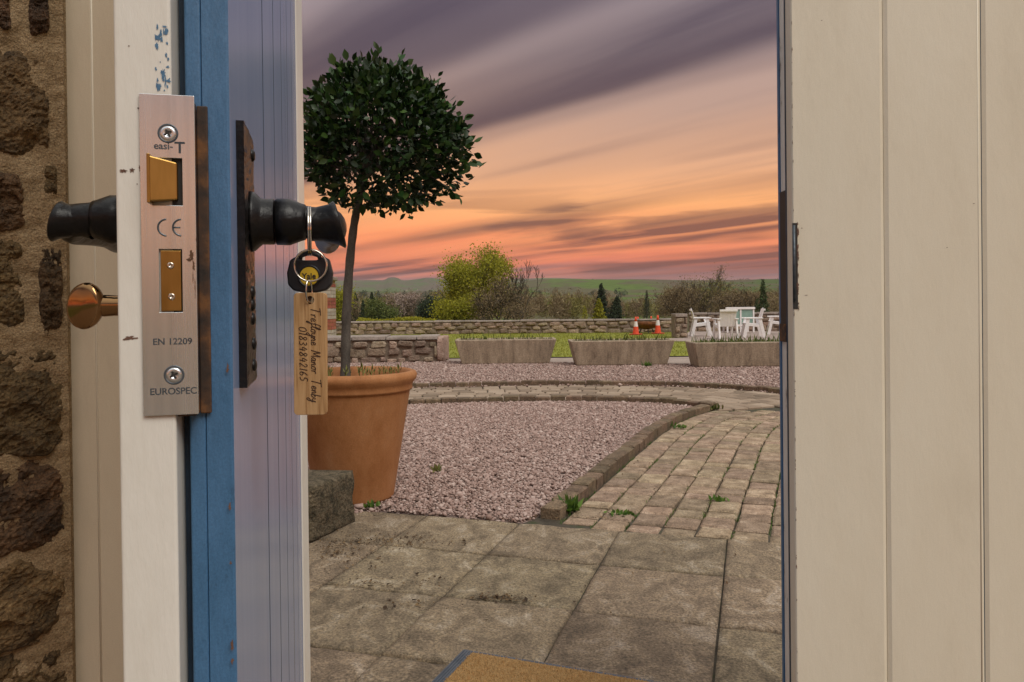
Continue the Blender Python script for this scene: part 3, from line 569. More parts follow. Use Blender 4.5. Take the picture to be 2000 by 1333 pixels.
# mortar face with relief
def wall_pt(u, z, d): return WALL_P + WD * u + WN * d + Vector((0, 0, z))
mb = MB(); nu, nz = 60, 300; vs = []
for j in range(nz + 1):
    for i in range(nu + 1):
        u = i / nu * .26; z = .35 + j / nz * 1.25
        d = .007 + .005 * mnoise.fractal((u * 26, z * 26, 1), .8, 2, 6) + .0025 * mnoise.noise((u * 150, z * 150, 3))
        vs.append(wall_pt(u, z, d))
mb.add(vs, [(j * (nu + 1) + i + 1, j * (nu + 1) + i, (j + 1) * (nu + 1) + i, (j + 1) * (nu + 1) + i + 1) for j in range(nz) for i in range(nu)])
mb.build('mortar', MT['mortar'], sw, smooth=True)
def wz(py): return P(60, py, 1.13).z
def stone(u0, u1, z0, z1, seed, proud=.016):
    n, m = 46, 46; vs = []; cu, cz = (u0 + u1) / 2, (z0 + z1) / 2; su, sz = (u1 - u0) / 2, (z1 - z0) / 2
    for j in range(m + 1):
        for i in range(n + 1):
            a, b = -1 + 2 * i / n, -1 + 2 * j / m
            rr = (abs(a) ** 7 + abs(b) ** 7) ** (1 / 7); mxx = max(abs(a), abs(b)); k = mxx / rr if rr > 0 else 1
            ph = math.atan2(b, a)
            wob = 1 + mxx ** 3 * (.13 * mnoise.noise((math.cos(ph) * 1.7, math.sin(ph) * 1.7, seed * 3.7)) + .07 * mnoise.fractal((math.cos(ph) * 6, math.sin(ph) * 6, seed * 1.7), 1, 2, 4))
            u = cu + su * a * k * wob; z = cz + sz * b * k * wob
            q = (u * 34, z * 34, seed * 2.1)
            d = proud * (1 - mxx ** 6) + .0045 * mnoise.ridged_multi_fractal(q, .8, 2.1, 5, 1, 2) - .0045 + .012 * mnoise.noise((u * 9, z * 14, seed + 5)) + .003 * mnoise.fractal((u * 120, z * 120, seed), .8, 2, 4) + .0035 * math.floor(3.2 * mnoise.noise((u * 22 + z * 8, z * 30 - u * 9, seed * 1.3)))
            if mxx > .94: d = min(d, .004) 
            if mxx > .985: d = -.012
            vs.append(wall_pt(u, z, d))
    mb = MB(); mb.add(vs, [(j * (n + 1) + i + 1, j * (n + 1) + i, (j + 1) * (n + 1) + i, (j + 1) * (n + 1) + i + 1) for j in range(m) for i in range(n)])
    return mb.build('stone', MT['stone'], sw, smooth=False)
ux = lambda px: (142 - px) * .081 / 142
rows = [(62, -90, -75, 62), (-40, 24, -60, 60), (-150, 116, 88, 302), (-90, 48, 336, 458), (90, 124, 312, 376), (-110, 52, 462, 652), (74, 132, 470, 662),
        (-200, 134, 674, 908), (-150, 138, 908, 1092), (-230, 141, 1092, 1276), (-120, 146, 1276, 1440), (-300, -100, 310, 500), (-300, -115, 505, 665)]
for k, (a, b, y0, y1) in enumerate(rows):
    u = sorted((ux(a), ux(b))); zz = sorted((wz(y0), wz(y1)))
    if k == 0: u = (ux(112), ux(62))
    stone(max(u[0], .004), u[1], zz[0], zz[1], k + 1, .015 if k not in (4,) else .012)

# ---- cream boarded side panel and door frame
sp = thing('side_panel', 'cream painted boarded panel between the stone wall and the open door', 'panel')
for x0, x1 in ((-.700, -.6515), (-.6495, -.52), (-.518, -.402)):
    MB().box(x0, x1, 1.20, 1.225, 0.0, 2.2).build('board', MT['panel'], sp, bevel=.0015)
MB().tube([(-.6505, 1.2015, 0), (-.6505, 1.2015, 2.2)], .0022, 8).build('bead', MT['cream'], sp, smooth=True)
fr = thing('door_frame', 'pale painted timber frame around the doorway', 'frame')
MB().box(-.400, -.3335, 1.205, 1.245, 0, 2.08).build('jamb', MT['white'], fr, bevel=.003)
MB().box(1.255, 1.34, 1.25, 1.33, 0, 2.08).build('jamb', MT['white'], fr, bevel=.003)
MB().box(-.400, 1.34, 1.205, 1.33, 2.081, 2.16).build('head', MT['white'], fr, bevel=.003)

# ---- left leaf, open inwards
D0 = Vector((-.1386, .38, 0)); DA = R(13.3)
door = thing('open_door', 'open door leaf with blue outer boards, white edge, steel lock plate and black levers', 'door', D0, DA)
ZB, ZT = .02, 2.05
MB().box(-.049, -.0242, -.012, .11, ZB, ZT).build('stile', MT['white'], door, bevel=.0014, bseg=3)
for a in range(6):
    y0 = .1115 + a * .1202
    MB().box(-.047, -.0242, y0, min(y0 + .1187, .832), ZB, ZT).build('inner_board', MT['cream'], door, bevel=.002)
MB().box(-.0240, -.0207, .0085, .80, ZB, ZT).build('seal', MT['groove'], door)
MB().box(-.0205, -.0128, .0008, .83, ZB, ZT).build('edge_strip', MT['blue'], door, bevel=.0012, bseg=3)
ys = [0, .204, .3225, .441, .5595, .678, .796, .832]
for a, b in zip(ys, ys[1:]):
    c = .0050 if a else .0012
    pts = [(-.0125, a + .0006), (-c, a + .0006), (0, a + c), (0, b - .0012), (-.0012, b - .0006), (-.0125, b - .0006)]
    me = MB().prism(pts, ZB, ZT).mesh('board', MT['bluesheen']); me.materials.append(MT['grooveshade'] if a else MT['blue'])
    for pl in me.polygons:
        if pl.normal.y < -.3: pl.material_index = 1
    ob('board', me, door)

def irregular(mb, cx, cz, w_, h_, y, seed, n=26):
    rr = random.Random(seed); pts = []
    for k in range(n):
        a = 2 * math.pi * k / n; r = rr.uniform(.35, 1.15)
        pts.append((cx + w_ / 2 * r * math.cos(a), y, cz + h_ / 2 * r * math.sin(a)))
    mb.add(pts, [tuple(range(n))])
def door_uv(px, py, yplane):     # photo pixel -> door-local point on plane y = yplane
    Mi = (Matrix.Translation(D0) @ Matrix.Rotation(DA, 4, 'Z')).inverted(); o = Mi @ Vector((0, 0, CAM_Z)); d = Mi.to_3x3() @ ray(px, py)
    return o + d * ((yplane - o.y) / d.y)
YL = -.012
for k, (px, py, wpx, hpx) in enumerate(((241, 334, 16, 7), (258, 333, 11, 10), (254, 661, 27, 10), (275, 329, 8, 16), (252, 90, 4, 3), (270, 212, 4, 4), (268, 360, 2, 4))):
    q = door_uv(px, py, YL); mb = MB(); irregular(mb, q.x, q.z, wpx * .000235, hpx * .000243, YL - .0002, k)
    mb.build('paint_chip', MT['chip'], door)
rr = random.Random(5)
for k in range(34):
    px = rr.uniform(304, 329); py = rr.uniform(45, 178)
    q = door_uv(px, py, YL); mb = MB(); irregular(mb, q.x, q.z, rr.uniform(2, 10) * .000235, rr.uniform(4, 20) * .000243, YL - .0002 - k * 2e-6, k + 40)
    mb.build('paint_chip', MT['bluechip'], door)
for k, (py, s) in enumerate(((720, 12), (990, 9), (1262, 13), (1290, 8), (1100, 4))):
    q = door_uv(443 + (py - 300) * .016 - 5, py, -.0011); mb = MB(); irregular(mb, q.x, q.z, 6 * .00025, s * .0005, -.0012, k + 90)
    mb.build('paint_chip', MT['chip'], door)

# ---- lock plate on the edge
def lp(px, py): return door_uv(px, py, YL - .0016)
tl, br = lp(273, 184), lp(391, 810)
LX0, LX1 = -.0242 - .0138, -.0242 + .0102
ztop, zbot = lp(325, 185).z, lp(340, 811).z
lock = bpy.data.objects.new('lock_plate', None); COL.objects.link(lock); lock.parent = door
lock.location = ((LX0 + LX1) / 2, YL, (ztop + zbot) / 2)     # local: x right, z up, -y towards the viewer
LW2, LH2 = (LX1 - LX0) / 2, (ztop - zbot) / 2
def lu(px, py):                  # pixel -> plate-local x,z
    q = lp(px, py); return q.x - lock.location.x, q.z - lock.location.z
def plate_with_holes(xs, zs, holes, y0, y1):
    mb = MB(); nx, nz = len(xs), len(zs)
    def solid(i, j):
        cx, cz = (xs[i] + xs[i + 1]) / 2, (zs[j] + zs[j + 1]) / 2
        return not any(h[0] < cx < h[1] and h[2] < cz < h[3] for h in holes)
    idx = {}
    def V(i, j, k):
        if (i, j, k) not in idx: idx[(i, j, k)] = len(mb.v); mb.v.append((xs[i], (y0, y1)[k], zs[j]))
        return idx[(i, j, k)]
    for i in range(nx - 1):
        for j in range(nz - 1):
            if not solid(i, j): continue
            mb.f.append((V(i, j, 0), V(i + 1, j, 0), V(i + 1, j + 1, 0), V(i, j + 1, 0)))
            mb.f.append((V(i, j, 1), V(i, j + 1, 1), V(i + 1, j + 1, 1), V(i + 1, j, 1)))
            for di, dj, a, b in ((-1, 0, (i, j + 1), (i, j)), (1, 0, (i + 1, j), (i + 1, j + 1)), (0, -1, (i, j), (i + 1, j)), (0, 1, (i + 1, j + 1), (i, j + 1))):
                ni, nj = i + di, j + dj
                if 0 <= ni < nx - 1 and 0 <= nj < nz - 1 and solid(ni, nj): continue
                mb.f.append((V(*a, 0), V(*a, 1), V(*b, 1), V(*b, 0)))
    return mb
lx0, lzt = lu(296, 308); lx1, lzb = lu(357, 402)
bx0, bzt = lu(310, 487); bx1, bzb = lu(357, 610)
xs = sorted((-LW2, lx0, bx0, lx1, bx1, LW2)); zs = sorted((-LH2, bzb, bzt, lzb, lzt, LH2))
plate_with_holes(xs, zs, [(lx0, lx1, lzb, lzt), (bx0, bx1, bzb, bzt)], -.0016, -.0001).build('plate', MT['steel'], lock, bevel=.0002)
MB().box(-LW2 + .002, LW2 - .002, .0005, .0065, -LH2 + .004, LH2 - .004).build('cavity', MT['darkiron'], lock)
# latch bolt: bevelled tongue
mb = MB(); g = .0006
a0, a1 = lx0 - .0008, lx1 - .0022
mb.hexa([(a0, -.0065, lzb + .0012), (a1, -.0022, lzb + .0026), (a1, .004, lzb + .0026), (a0, .004, lzb + .0012)],
        [(a0, -.0065, lzt + .0003), (a1, -.0022, lzt - .0022), (a1, .004, lzt - .0022), (a0, .004, lzt + .0003)])
mb.build('latch', MT['brass'], lock, bevel=.0006)
mb = MB(); mb.box(a0 - .0004, a0 + .0010, -.0070, .003, lzb + .0005, lzt + .0010); mb.build('latch_lip', MT['brass'], lock, bevel=.0003)
MB().box(bx0 + g, bx1 - g, -.0012, .004, bzb + g, bzt - g).build('deadbolt', MT['brass'], lock, bevel=.0003)
LR = Matrix.Rotation(R(90), 4, 'X')      # lathe axis z -> -y
def screw(px, py, r, cross=True, m='steel', y=-.0016, dish=True):
    x, z = lu(px, py); s = bpy.data.objects.new('screw', None)
    mb = MB(); mb.lathe([(r * 1.02, 0), (r, .0003), (r * .8, .00055), (r * .35, .0006), (r * .3, .0001), (.00001, .00005)], 28, Matrix.Translation((x, y, z)) @ LR, cap=False)
    o = mb.build('screw', MT[m], lock, smooth=True)
    if dish:
        mb = MB(); mb.lathe([(r * 1.35, .00002), (r * 1.25, .00028), (r * 1.08, .00010), (r * 1.02, -.0002)], 28, Matrix.Translation((x, y, z)) @ LR, cap=False)
        mb.build('countersink', MT['engrave'], lock, smooth=True)
    if cross:
        mb = MB(); k = r * .55
        for an in (.5, .5 + math.pi / 2):
            c, s_ = math.cos(an), math.sin(an); t = r * .12
            mb.add([(x + k * c - t * s_, y - .0008, z + k * s_ + t * c), (x - k * c - t * s_, y - .00081, z - k * s_ + t * c), (x - k * c + t * s_, y - .0008, z - k * s_ - t * c), (x + k * c + t * s_, y - .00081, z + k * s_ - t * c)], [(0, 1, 2, 3)])
        mb.build('slot', MT['darkiron'], lock)
screw(328, 261, .0034); screw(340, 733, .0034)
screw(333, 519, .0016, False, 'chrome', -.0012, False); screw(335, 580, .0016, False, 'chrome', -.0012, False)
def text_mesh(body, size, extrude=.0001, sx=1.0):
    cu = bpy.data.curves.new('t', 'FONT'); cu.body = body; cu.size = size; cu.extrude = extrude; cu.align_x = 'CENTER'; cu.align_y = 'CENTER'; cu.offset = size * .018
    o = bpy.data.objects.new('t', cu); COL.objects.link(o); dg = bpy.context.evaluated_depsgraph_get(); dg.update()
    me = bpy.data.meshes.new_from_object(o.evaluated_get(dg)); bpy.data.objects.remove(o); return me
TR = Matrix.Rotation(R(90), 4, 'X')      # text plane xy -> xz facing -y
def letters(body, size, px, py, m='engrave', extrude=.00008, sx=1.0, y=-.00165, flip=False):
    x, z = lu(px, py); me = text_mesh(body, size, extrude); me.materials.clear(); me.materials.append(MT[m])
    MM = Matrix.Translation((x, y, z)) @ Matrix.Scale(sx, 4, (1, 0, 0)) @ TR
    me.transform(MM); ob('lettering', me, lock)
letters('EN 12209', .0042, 337, 668, sx=1.02); letters('EUROSPEC', .0044, 339, 765, sx=.98)
letters('easi-', .0046, 319, 286); letters('T', .0075, 351, 290)
# CE mark from arcs
for cx, bar in ((318, False), (347, True)):
    x, z = lu(cx + 8, 445); r = .0039; mb = MB()
    mb.tube([(x + r * math.cos(R(a)), -.0017, z + r * math.sin(R(a))) for a in range(95, 266, 10)], .00042, 6)
    if bar: mb.tube([(x - r, -.0017, z), (x - .0006, -.0017, z)], .00036, 6)
    mb.build('lettering', MT['engrave'], lock, smooth=True)
# rust box in the rebate behind the plate and rust streaks
zr0, zr1 = door_uv(400, 806, 0).z, door_uv(395, 205, 0).z
MB().box(-.0238, -.0152, -.0112, -.0003, zr0, zr1).build('lock_case', MT['rust'], door, bevel=.0006)
MB().box(-.0150, -.0098, -.0019, -.0002, zr0 - .0002, zr1 - .001).build('rust_strip', MT['rust'], door, bevel=.0006)
mb = MB()
for k, (px, py, wx, hx) in enumerate(((374, 500, 12, 22), (369, 508, 10, 10), (378, 520, 5, 28), (381, 560, 2, 45), (377, 545, 2, 30), (384, 470, 3, 40))):
    x, z = lu(px, py); irregular(mb, x, z, wx * .00024, hx * .00024, -.00165 - k * 3e-6, k + 60)
mb.build('rust_stain', MT['rust'], lock)
mb = MB()
for k in range(9):
    px, py = 278 + k * 1.3, 640 + k * 21; x, z = lu(px - 6, py); irregular(mb, x, z, .0007 + .0004 * (k % 3), .002 + .001 * (k % 2), .0017, k + 70)

# ---- long back plate and levers
HZ, HY = 1.0285, .055
bp = MB(); zb0, zb1 = door_uv(480, 757, .03).z, door_uv(470, 238, .03).z
nzp, nyp = 60, 10; vs = []
for j in range(nzp + 1):
    for i in range(nyp + 1):
        y = .027 + .050 * i / nyp; z = zb0 + (zb1 - zb0) * j / nzp
        d = .0046 + .0007 * mnoise.noise((y * 260, z * 260, 4)) + .0004 * mnoise.noise((y * 600, z * 600, 1))
        if i in (0, nyp) or j in (0, nzp): d -= .0006
        vs.append((d, y, z))
fs = [(j * (nyp + 1) + i, j * (nyp + 1) + i + 1, (j + 1) * (nyp + 1) + i + 1, (j + 1) * (nyp + 1) + i) for j in range(nzp) for i in range(nyp)]
bp.add(vs, fs)
bp.box(.0001, .0040, .027, .077, zb0, zb1)
plate = bp.build('back_plate', MT['iron'], door, smooth=False)
for dz in (zb1 - .012, zb0 + .010, zb0 + .022, HZ - .040, HZ - .047, HZ - .055):
    mb = MB(); mb.lathe([(.0036, 0), (.0034, .0010), (.0022, .0018), (.0001, .0021)], 14, Matrix.Translation((.0046, .046 + .012 * ((dz * 1e4) % 2 - .5), dz)) @ Matrix.Rotation(R(90), 4, 'Y'), cap=False)
    mb.build('rivet', MT['iron'], plate, smooth=True)
def lever(side):
    s = 1 if side > 0 else -1; o0 = .0046 if s > 0 else .049
    RX = Matrix.Translation((0, HY, HZ)) @ Matrix.Rotation(R(90) * s, 4, 'Y')
    root = bpy.data.objects.new('lever_handle', None); COL.objects.link(root); root.parent = door
    b = o0
    if s > 0: prof = [(.0172, b), (.0166, b + .002), (.0142, b + .0045), (.0130, b + .006), (.0130, b + .0122), (.0122, b + .0128)]
    else: prof = [(.0150, b), (.0150, b + .001), (.0142, b + .0015), (.0142, b + .010), (.0134, b + .0106)]
    e0 = prof[-1][1]
    MB().lathe(prof, 36, RX).build('rose', MT['iron'], root, smooth=True, bevel=0)
    # collar
    MB().lathe([(.0122, e0 + .0004), (.0132, e0 + .001), (.0133, e0 + .008), (.0122, e0 + .0110), (.0108, e0 + .0145), (.0100, e0 + .017)], 36, RX).build('collar', MT['iron'], root, smooth=True)
    # lever: swept elliptical section turning away from the lock edge
    ctrl = [(e0 + .012, HY, HZ, .0102), (e0 + .020, HY + .000, HZ, .0090), (e0 + .027, HY + .003, HZ - .0006, .0092), (e0 + .031, HY + .010, HZ - .0012, .0104), (e0 + .032, HY + .022, HZ - .0022, .0100),
            (e0 + .030, HY + .045, HZ - .002, .0088), (e0 + .029, HY + .070, HZ - .001, .0092), (e0 + .029, HY + .094, HZ - .0006, .0112), (e0 + .030, HY + .104, HZ, .0100)]
    pp = spline([(c[0] * s, c[1], c[2]) for c in ctrl], 6); rad = np.interp(np.linspace(0, len(ctrl) - 1, len(pp)), range(len(ctrl)), [c[3] for c in ctrl])
    MB().tube(pp, list(rad), 20, flat=(1.0, .82)).build('lever', MT['iron'], root, smooth=True)
    # hammered corner cap of the lever: a flared, cut-off end facing out
    q = e0 + .024
    fl = 1.0 if s > 0 else .80
    pf = [(.0096, q - .006), (.0098 * fl, q), (.0118 * fl, q + .0085), (.0136 * fl, q + .0115), (.0126 * fl, q + .0125), (.0040, q + .0085), (.0001, q + .0075)]
    vsm = MB().lathe(pf, 28, RX, cap=False)
    for i, v in enumerate(vsm.v):      # slanted: longer at the bottom, as forged
        dz = (v[2] - HZ) / .0138; vsm.v[i] = (v[0] - s * .0035 * dz * (1 if abs(v[0]) > q else .3), v[1] + .002, v[2] - .001)
    vsm.build('lever_end', MT['iron'], root, smooth=True)
lever(1); lever(-1)
# thumb turn on the inner face
tt = bpy.data.objects.new('thumb_turn', None); COL.objects.link(tt); tt.parent = door
q = door_uv(168, 598, HY); TZ = q.z; TX = q.x
MB().lathe([(.0062, .049), (.0060, .056), (.0056, .066), (.0060, .072), (.0050, .0785)], 24, Matrix.Translation((0, HY, TZ)) @ Matrix.Rotation(R(-90), 4, 'Y')).build('shaft', MT['bronze'], tt, smooth=True)
mb = MB(); n = 32
Mo = Matrix.Translation((TX, HY - .001, TZ)) @ Matrix.Rotation(R(-22), 4, 'Z') @ Matrix.Rotation(R(12), 4, 'Y')
pf = [(0.001, -.0034), (.75, -.0032), (.95, -.0022), (1.0, 0), (.95, .0022), (.75, .0032), (.001, .0034)]
vs = []
for r, yy in pf:
    for k in range(n):
        a = 2 * math.pi * k / n; vs.append(Mo @ Vector((.0102 * r * math.cos(a) , yy, .0128 * r * math.sin(a))))
mb.add(vs, [(i * n + k, i * n + (k + 1) % n, (i + 1) * n + (k + 1) % n, (i + 1) * n + k) for i in range(len(pf) - 1) for k in range(n)])
mb.build('thumb_piece', MT['bronze'], tt, smooth=True)
mb = MB(); mb.tube([(-.0775, HY, TZ), (TX + .004, HY - .0006, TZ)], [.0052, .0072], 20, flat=(1.1, .6)); mb.build('neck', MT['bronze'], tt, smooth=True)

# ---- right leaf, almost closed
rd = thing('closed_door', 'cream boarded door leaf seen face on with worn edge and black strike plate', 'door', (1.25, 1.25, 0), 0)
gx = [.4575, .608, .7675, .927, 1.087, 1.248]
for a, b in zip(gx, gx[1:]):
    c, dp = .0062, .0034
    pts = [(a + .0003, .028), (a + .0003, dp), (a + .0003 + c, 0), (b - .0003 - c, 0), (b - .0003, dp), (b - .0003, .028)]
    if a == gx[0]: pts[1] = (a, .002); pts[2] = (a + .002, 0); pts[0] = (a, .028)
    MB().prism([(x - 1.25, y) for x, y in pts][::-1][::-1], .02, 2.05).build('board', MT['cream'], rd, bevel=.0004)
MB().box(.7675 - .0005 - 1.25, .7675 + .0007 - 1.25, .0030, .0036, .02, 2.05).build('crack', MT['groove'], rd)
MB().tube([(.7675 - .0068 - 1.25, .0008, .02), (.7675 - .0068 - 1.25, .0008, 2.05)], .0016, 8).build('bead', MT['cream'], rd, smooth=True)
MB().box(.4600 - 1.25, -.002, .0285, .060, .02, 2.05).build('core', MT['edgewhite'], rd, bevel=.0015)
MB().box(.4582 - 1.25, -.002, .0605, .069, .02, 2.05).build('outer_board', MT['blue'], rd, bevel=.0012)
zs0, zs1 = P(1530, 668, 1.29).z, P(1530, 373, 1.29).z
MB().box(.4568 - 1.25, .4574 - 1.25, .0240, .0292, .02, 2.05).build('edge_gap_shade', MT['groove'], rd)  # thin dark strip laid on the edge; gap shade put into its colour
stp = MB().box(.4580 - 1.25, .4599 - 1.25, .0288, .0595, zs0, zs1).build('strike_plate', MT['darkiron'], rd, bevel=.0006)
MB().box(.4560 - 1.25, .4579 - 1.25, .030, .0590, zs0, zs0 + .03).build('rust_patch', MT['rust'], stp)
zk0, zk1 = P(1553, 604, 1.25).z, P(1553, 436, 1.25).z
kp = MB().box(.4572 - 1.25, .4655 - 1.25, -.0010, -.0002, zk0, zk1).build('keep', MT['darkiron'], rd, bevel=.0003)
MB().tube([(.4592 - 1.25, -.0030, zk0 + .012), (.4590 - 1.25, -.0028, zk1 - .004)], [.0017, .0022], 10).build('keep_bar', MT['engrave'], kp, smooth=True)
rr = random.Random(3); mb = MB()
for k in range(26):
    z = rr.uniform(zk0 - .004, zk1 + .004); irregular(mb, .4656 - 1.25 + rr.uniform(-.001, .0010), z, rr.uniform(.001, .0035), rr.uniform(.004, .012), -.00112 - k * 2e-6, k)
mb.build('splintered_edge', MT['chip'], rd)
mb = MB()
for k in range(40):
    z = rr.uniform(.35, 1.5); irregular(mb, .4588 - 1.25 + rr.uniform(0, .0009), z, rr.uniform(.0005, .0018), rr.uniform(.002, .010), -.0004 - k * 2e-6, k + 100)
mb.build('paint_chip', MT['chip'], rd)
for k, (px, py, w_) in enumerate(((1575, 577, 9), (1566, 446, 5), (1605, 40, 4), (1902, 398, 4), (1850, 484, 4))):
    q = P(px, py, 1.2495); mb = MB(); irregular(mb, q.x - 1.25, q.z, w_ * .0009, .0012, -.0004, k + 7); mb.build('scratch', MT['chip'], rd)

# ================================================================== KEYS
def at_handle(px, py, dY=.4415): return P(px, py, dY)
c1 = at_handle(602, 452, .4425); gd = Vector((-math.sin(DA), math.cos(DA), 0)); nd = Vector((math.cos(DA), math.sin(DA), 0))
kr = thing('key_ring', 'nickel split rings hanging from the outer black lever', 'key ring', (0, 0, 0))
r1 = .0138
for d in (-.0006, .0006):
    MB().tube([c1 + nd * d + (gd * math.cos(a) + Vector((0, 0, 1)) * math.sin(a)) * r1 + nd * .0010 * math.sin(a * .5) for a in np.linspace(0, 2 * math.pi, 48)], .00062, 8).build('split_ring', MT['chrome'], kr, smooth=True)
c2 = at_handle(606, 519, .4385); r2 = .0090
rt = Vector((1, .12, 0)).normalized()
for d in (0, .0011):
    MB().tube([c2 + Vector((0, d, 0)) + (rt * math.cos(a) + Vector((0, 0, 1)) * math.sin(a)) * r2 for a in np.linspace(0, 2 * math.pi, 48, endpoint=False)], .00055, 8, closed=True).build('split_ring', MT['chrome'], kr, smooth=True)
lk0, lk1 = at_handle(604, 547, .4375), at_handle(603, 590, .4385)
c3 = (lk0 + lk1) / 2; h3 = (lk0.z - lk1.z) / 2
MB().tube([c3 + Vector((.0007 * math.cos(a) * 1.2, .0032 * math.cos(a), h3 * math.sin(a))) for a in np.linspace(0, 2 * math.pi, 32, endpoint=False)], .00055, 8, closed=True).build('link', MT['chrome'], kr, smooth=True)
# key with black plastic head
ck = at_handle(606, 537, .4445)
key = thing('door_key', 'black plastic headed key with round yellow badge', 'key', ck)
pts = []
hw, hh = .0132, .0104
prof = [(-.62, 1.0), (-.30, .80), (.30, .80), (.62, 1.0), (.86, .82), (1.0, .1), (.96, -.55), (.72, -.88), (.2, -1.02), (-.2, -1.02), (-.72, -.88), (-.96, -.55), (-1.0, .1), (-.86, .82)]
prof = [(a * hw, b * hh) for a, b in prof]
n = len(prof); hole = [(-.0042, .0055), (.0042, .0055), (.0030, .0090), (-.0030, .0090)]
mb = MB(); mb.add([(x, -.0022, z) for x, z in prof] + [(x, .0022, z) for x, z in prof], [tuple(range(n))[::-1], tuple(range(n, 2 * n))] + [(i, (i + 1) % n, n + (i + 1) % n, n + i) for i in range(n)])
mb.build('key_head', MT['rubber'], key, bevel=.0012, bseg=3)
MB().lathe([(.0068, 0), (.0066, .0007), (.0060, .0009), (.0055, .0003)], 32, Matrix.Translation((0, -.0022, -.001)) @ LR, cap=False).build('badge_rim', MT['rubber'], key, smooth=True)
bd = MB().lathe([(.0054, 0), (.0053, .0005), (.0001, .0006)], 32, Matrix.Translation((0, -.0022, -.001)) @ LR, cap=False).build('badge', MT['yellow'], key, smooth=False)
me = text_mesh('Yale', .0046, .00005); me.materials.clear(); me.materials.append(MT['rubber']); me.transform(Matrix.Translation((0, -.00295, -.001)) @ TR); ob('lettering', me, bd)
MB().box(-.0035, .0035, -.0009, .0009, -.036, -.0095).build('key_blade', MT['chrome'], key, bevel=.0003)
# loop of the key head that the ring passes through
MB().tube([(-.0060, 0, .0085), (-.0050, 0, .0112), (0, 0, .0128), (.0050, 0, .0112), (.0060, 0, .0085)], .0014, 8).build('key_loop', MT['rubber'], key, smooth=True)
# wooden tag
t0, t1, t2, t3 = (at_handle(*p, .4395) for p in ((573, 573), (637, 572), (641, 809), (577, 811)))
tc = (t0 + t1 + t2 + t3) / 4; TWd, THt = (t1 - t0).length, (t3 - t0).length
kt = thing('key_tag', 'varnished wooden key tag with handwritten burnt lettering', 'key tag', tc)
mb = MB(); a, b, r = TWd / 2, THt / 2, .0022; outl = []
for sx, sz, a0 in ((1, 1, 0), (-1, 1, 90), (-1, -1, 180), (1, -1, 270)):
    for k in range(5):
        an = R(a0 + k * 22.5); outl.append((sx * (a - r) + r * math.cos(an), sz * (b - r) + r * math.sin(an)))
hz_, hr = b - .0042, .0024
hol = [(hr * math.cos(2 * math.pi * k / 20 + R(9)) , hz_ + hr * math.sin(2 * math.pi * k / 20 + R(9))) for k in range(20)]
# ring of quads between the hole and the outline (outline sorted by angle round the hole)
tilt = -.010
def tv(x, z, y): return (x + tilt * -z, y, z)
outl2 = []
for k in range(20):      # ray from hole centre to rectangle boundary
    an = 2 * math.pi * k / 20 + R(9); dx, dz = math.cos(an), math.sin(an)
    best = 1e9
    if dx > 1e-6: best = min(best, a / dx)
    if dx < -1e-6: best = min(best, -a / dx)
    if dz > 1e-6: best = min(best, (b - hz_) / dz)
    if dz < -1e-6: best = min(best, (b * .55) / -dz)
    outl2.append((dx * best, hz_ + dz * best))
# simple, robust: bmesh boolean-free plate made of front/back faces with the hole as a dark inset cylinder
mb.add([tv(x, z, -.0014) for x, z in outl] + [tv(x, z, .0014) for x, z in outl],
       [tuple(range(20))[::-1] if False else tuple(range(20)), tuple(range(20, 40))[::-1]] + [(i, 20 + i, 20 + (i + 1) % 20, (i + 1) % 20) for i in range(20)])
tagbody = mb.build('board', MT['tagwood'], kt, bevel=.0003)
cut = MB(); cut.lathe([(hr, -.01), (hr, .01)], 24, Matrix.Translation(tv(0, hz_, 0)) @ LR); cutter = cut.build('cutter', MT['burn'], kt)
bm_ = tagbody.modifiers.new('hole', 'BOOLEAN'); bm_.object = cutter; bm_.operation = 'DIFFERENCE'; bm_.solver = 'EXACT'
dg = bpy.context.evaluated_depsgraph_get(); dg.update()
me = bpy.data.meshes.new_from_object(tagbody.evaluated_get(dg)); tagbody.modifiers.clear(); tagbody.data = me
bpy.data.objects.remove(cutter)
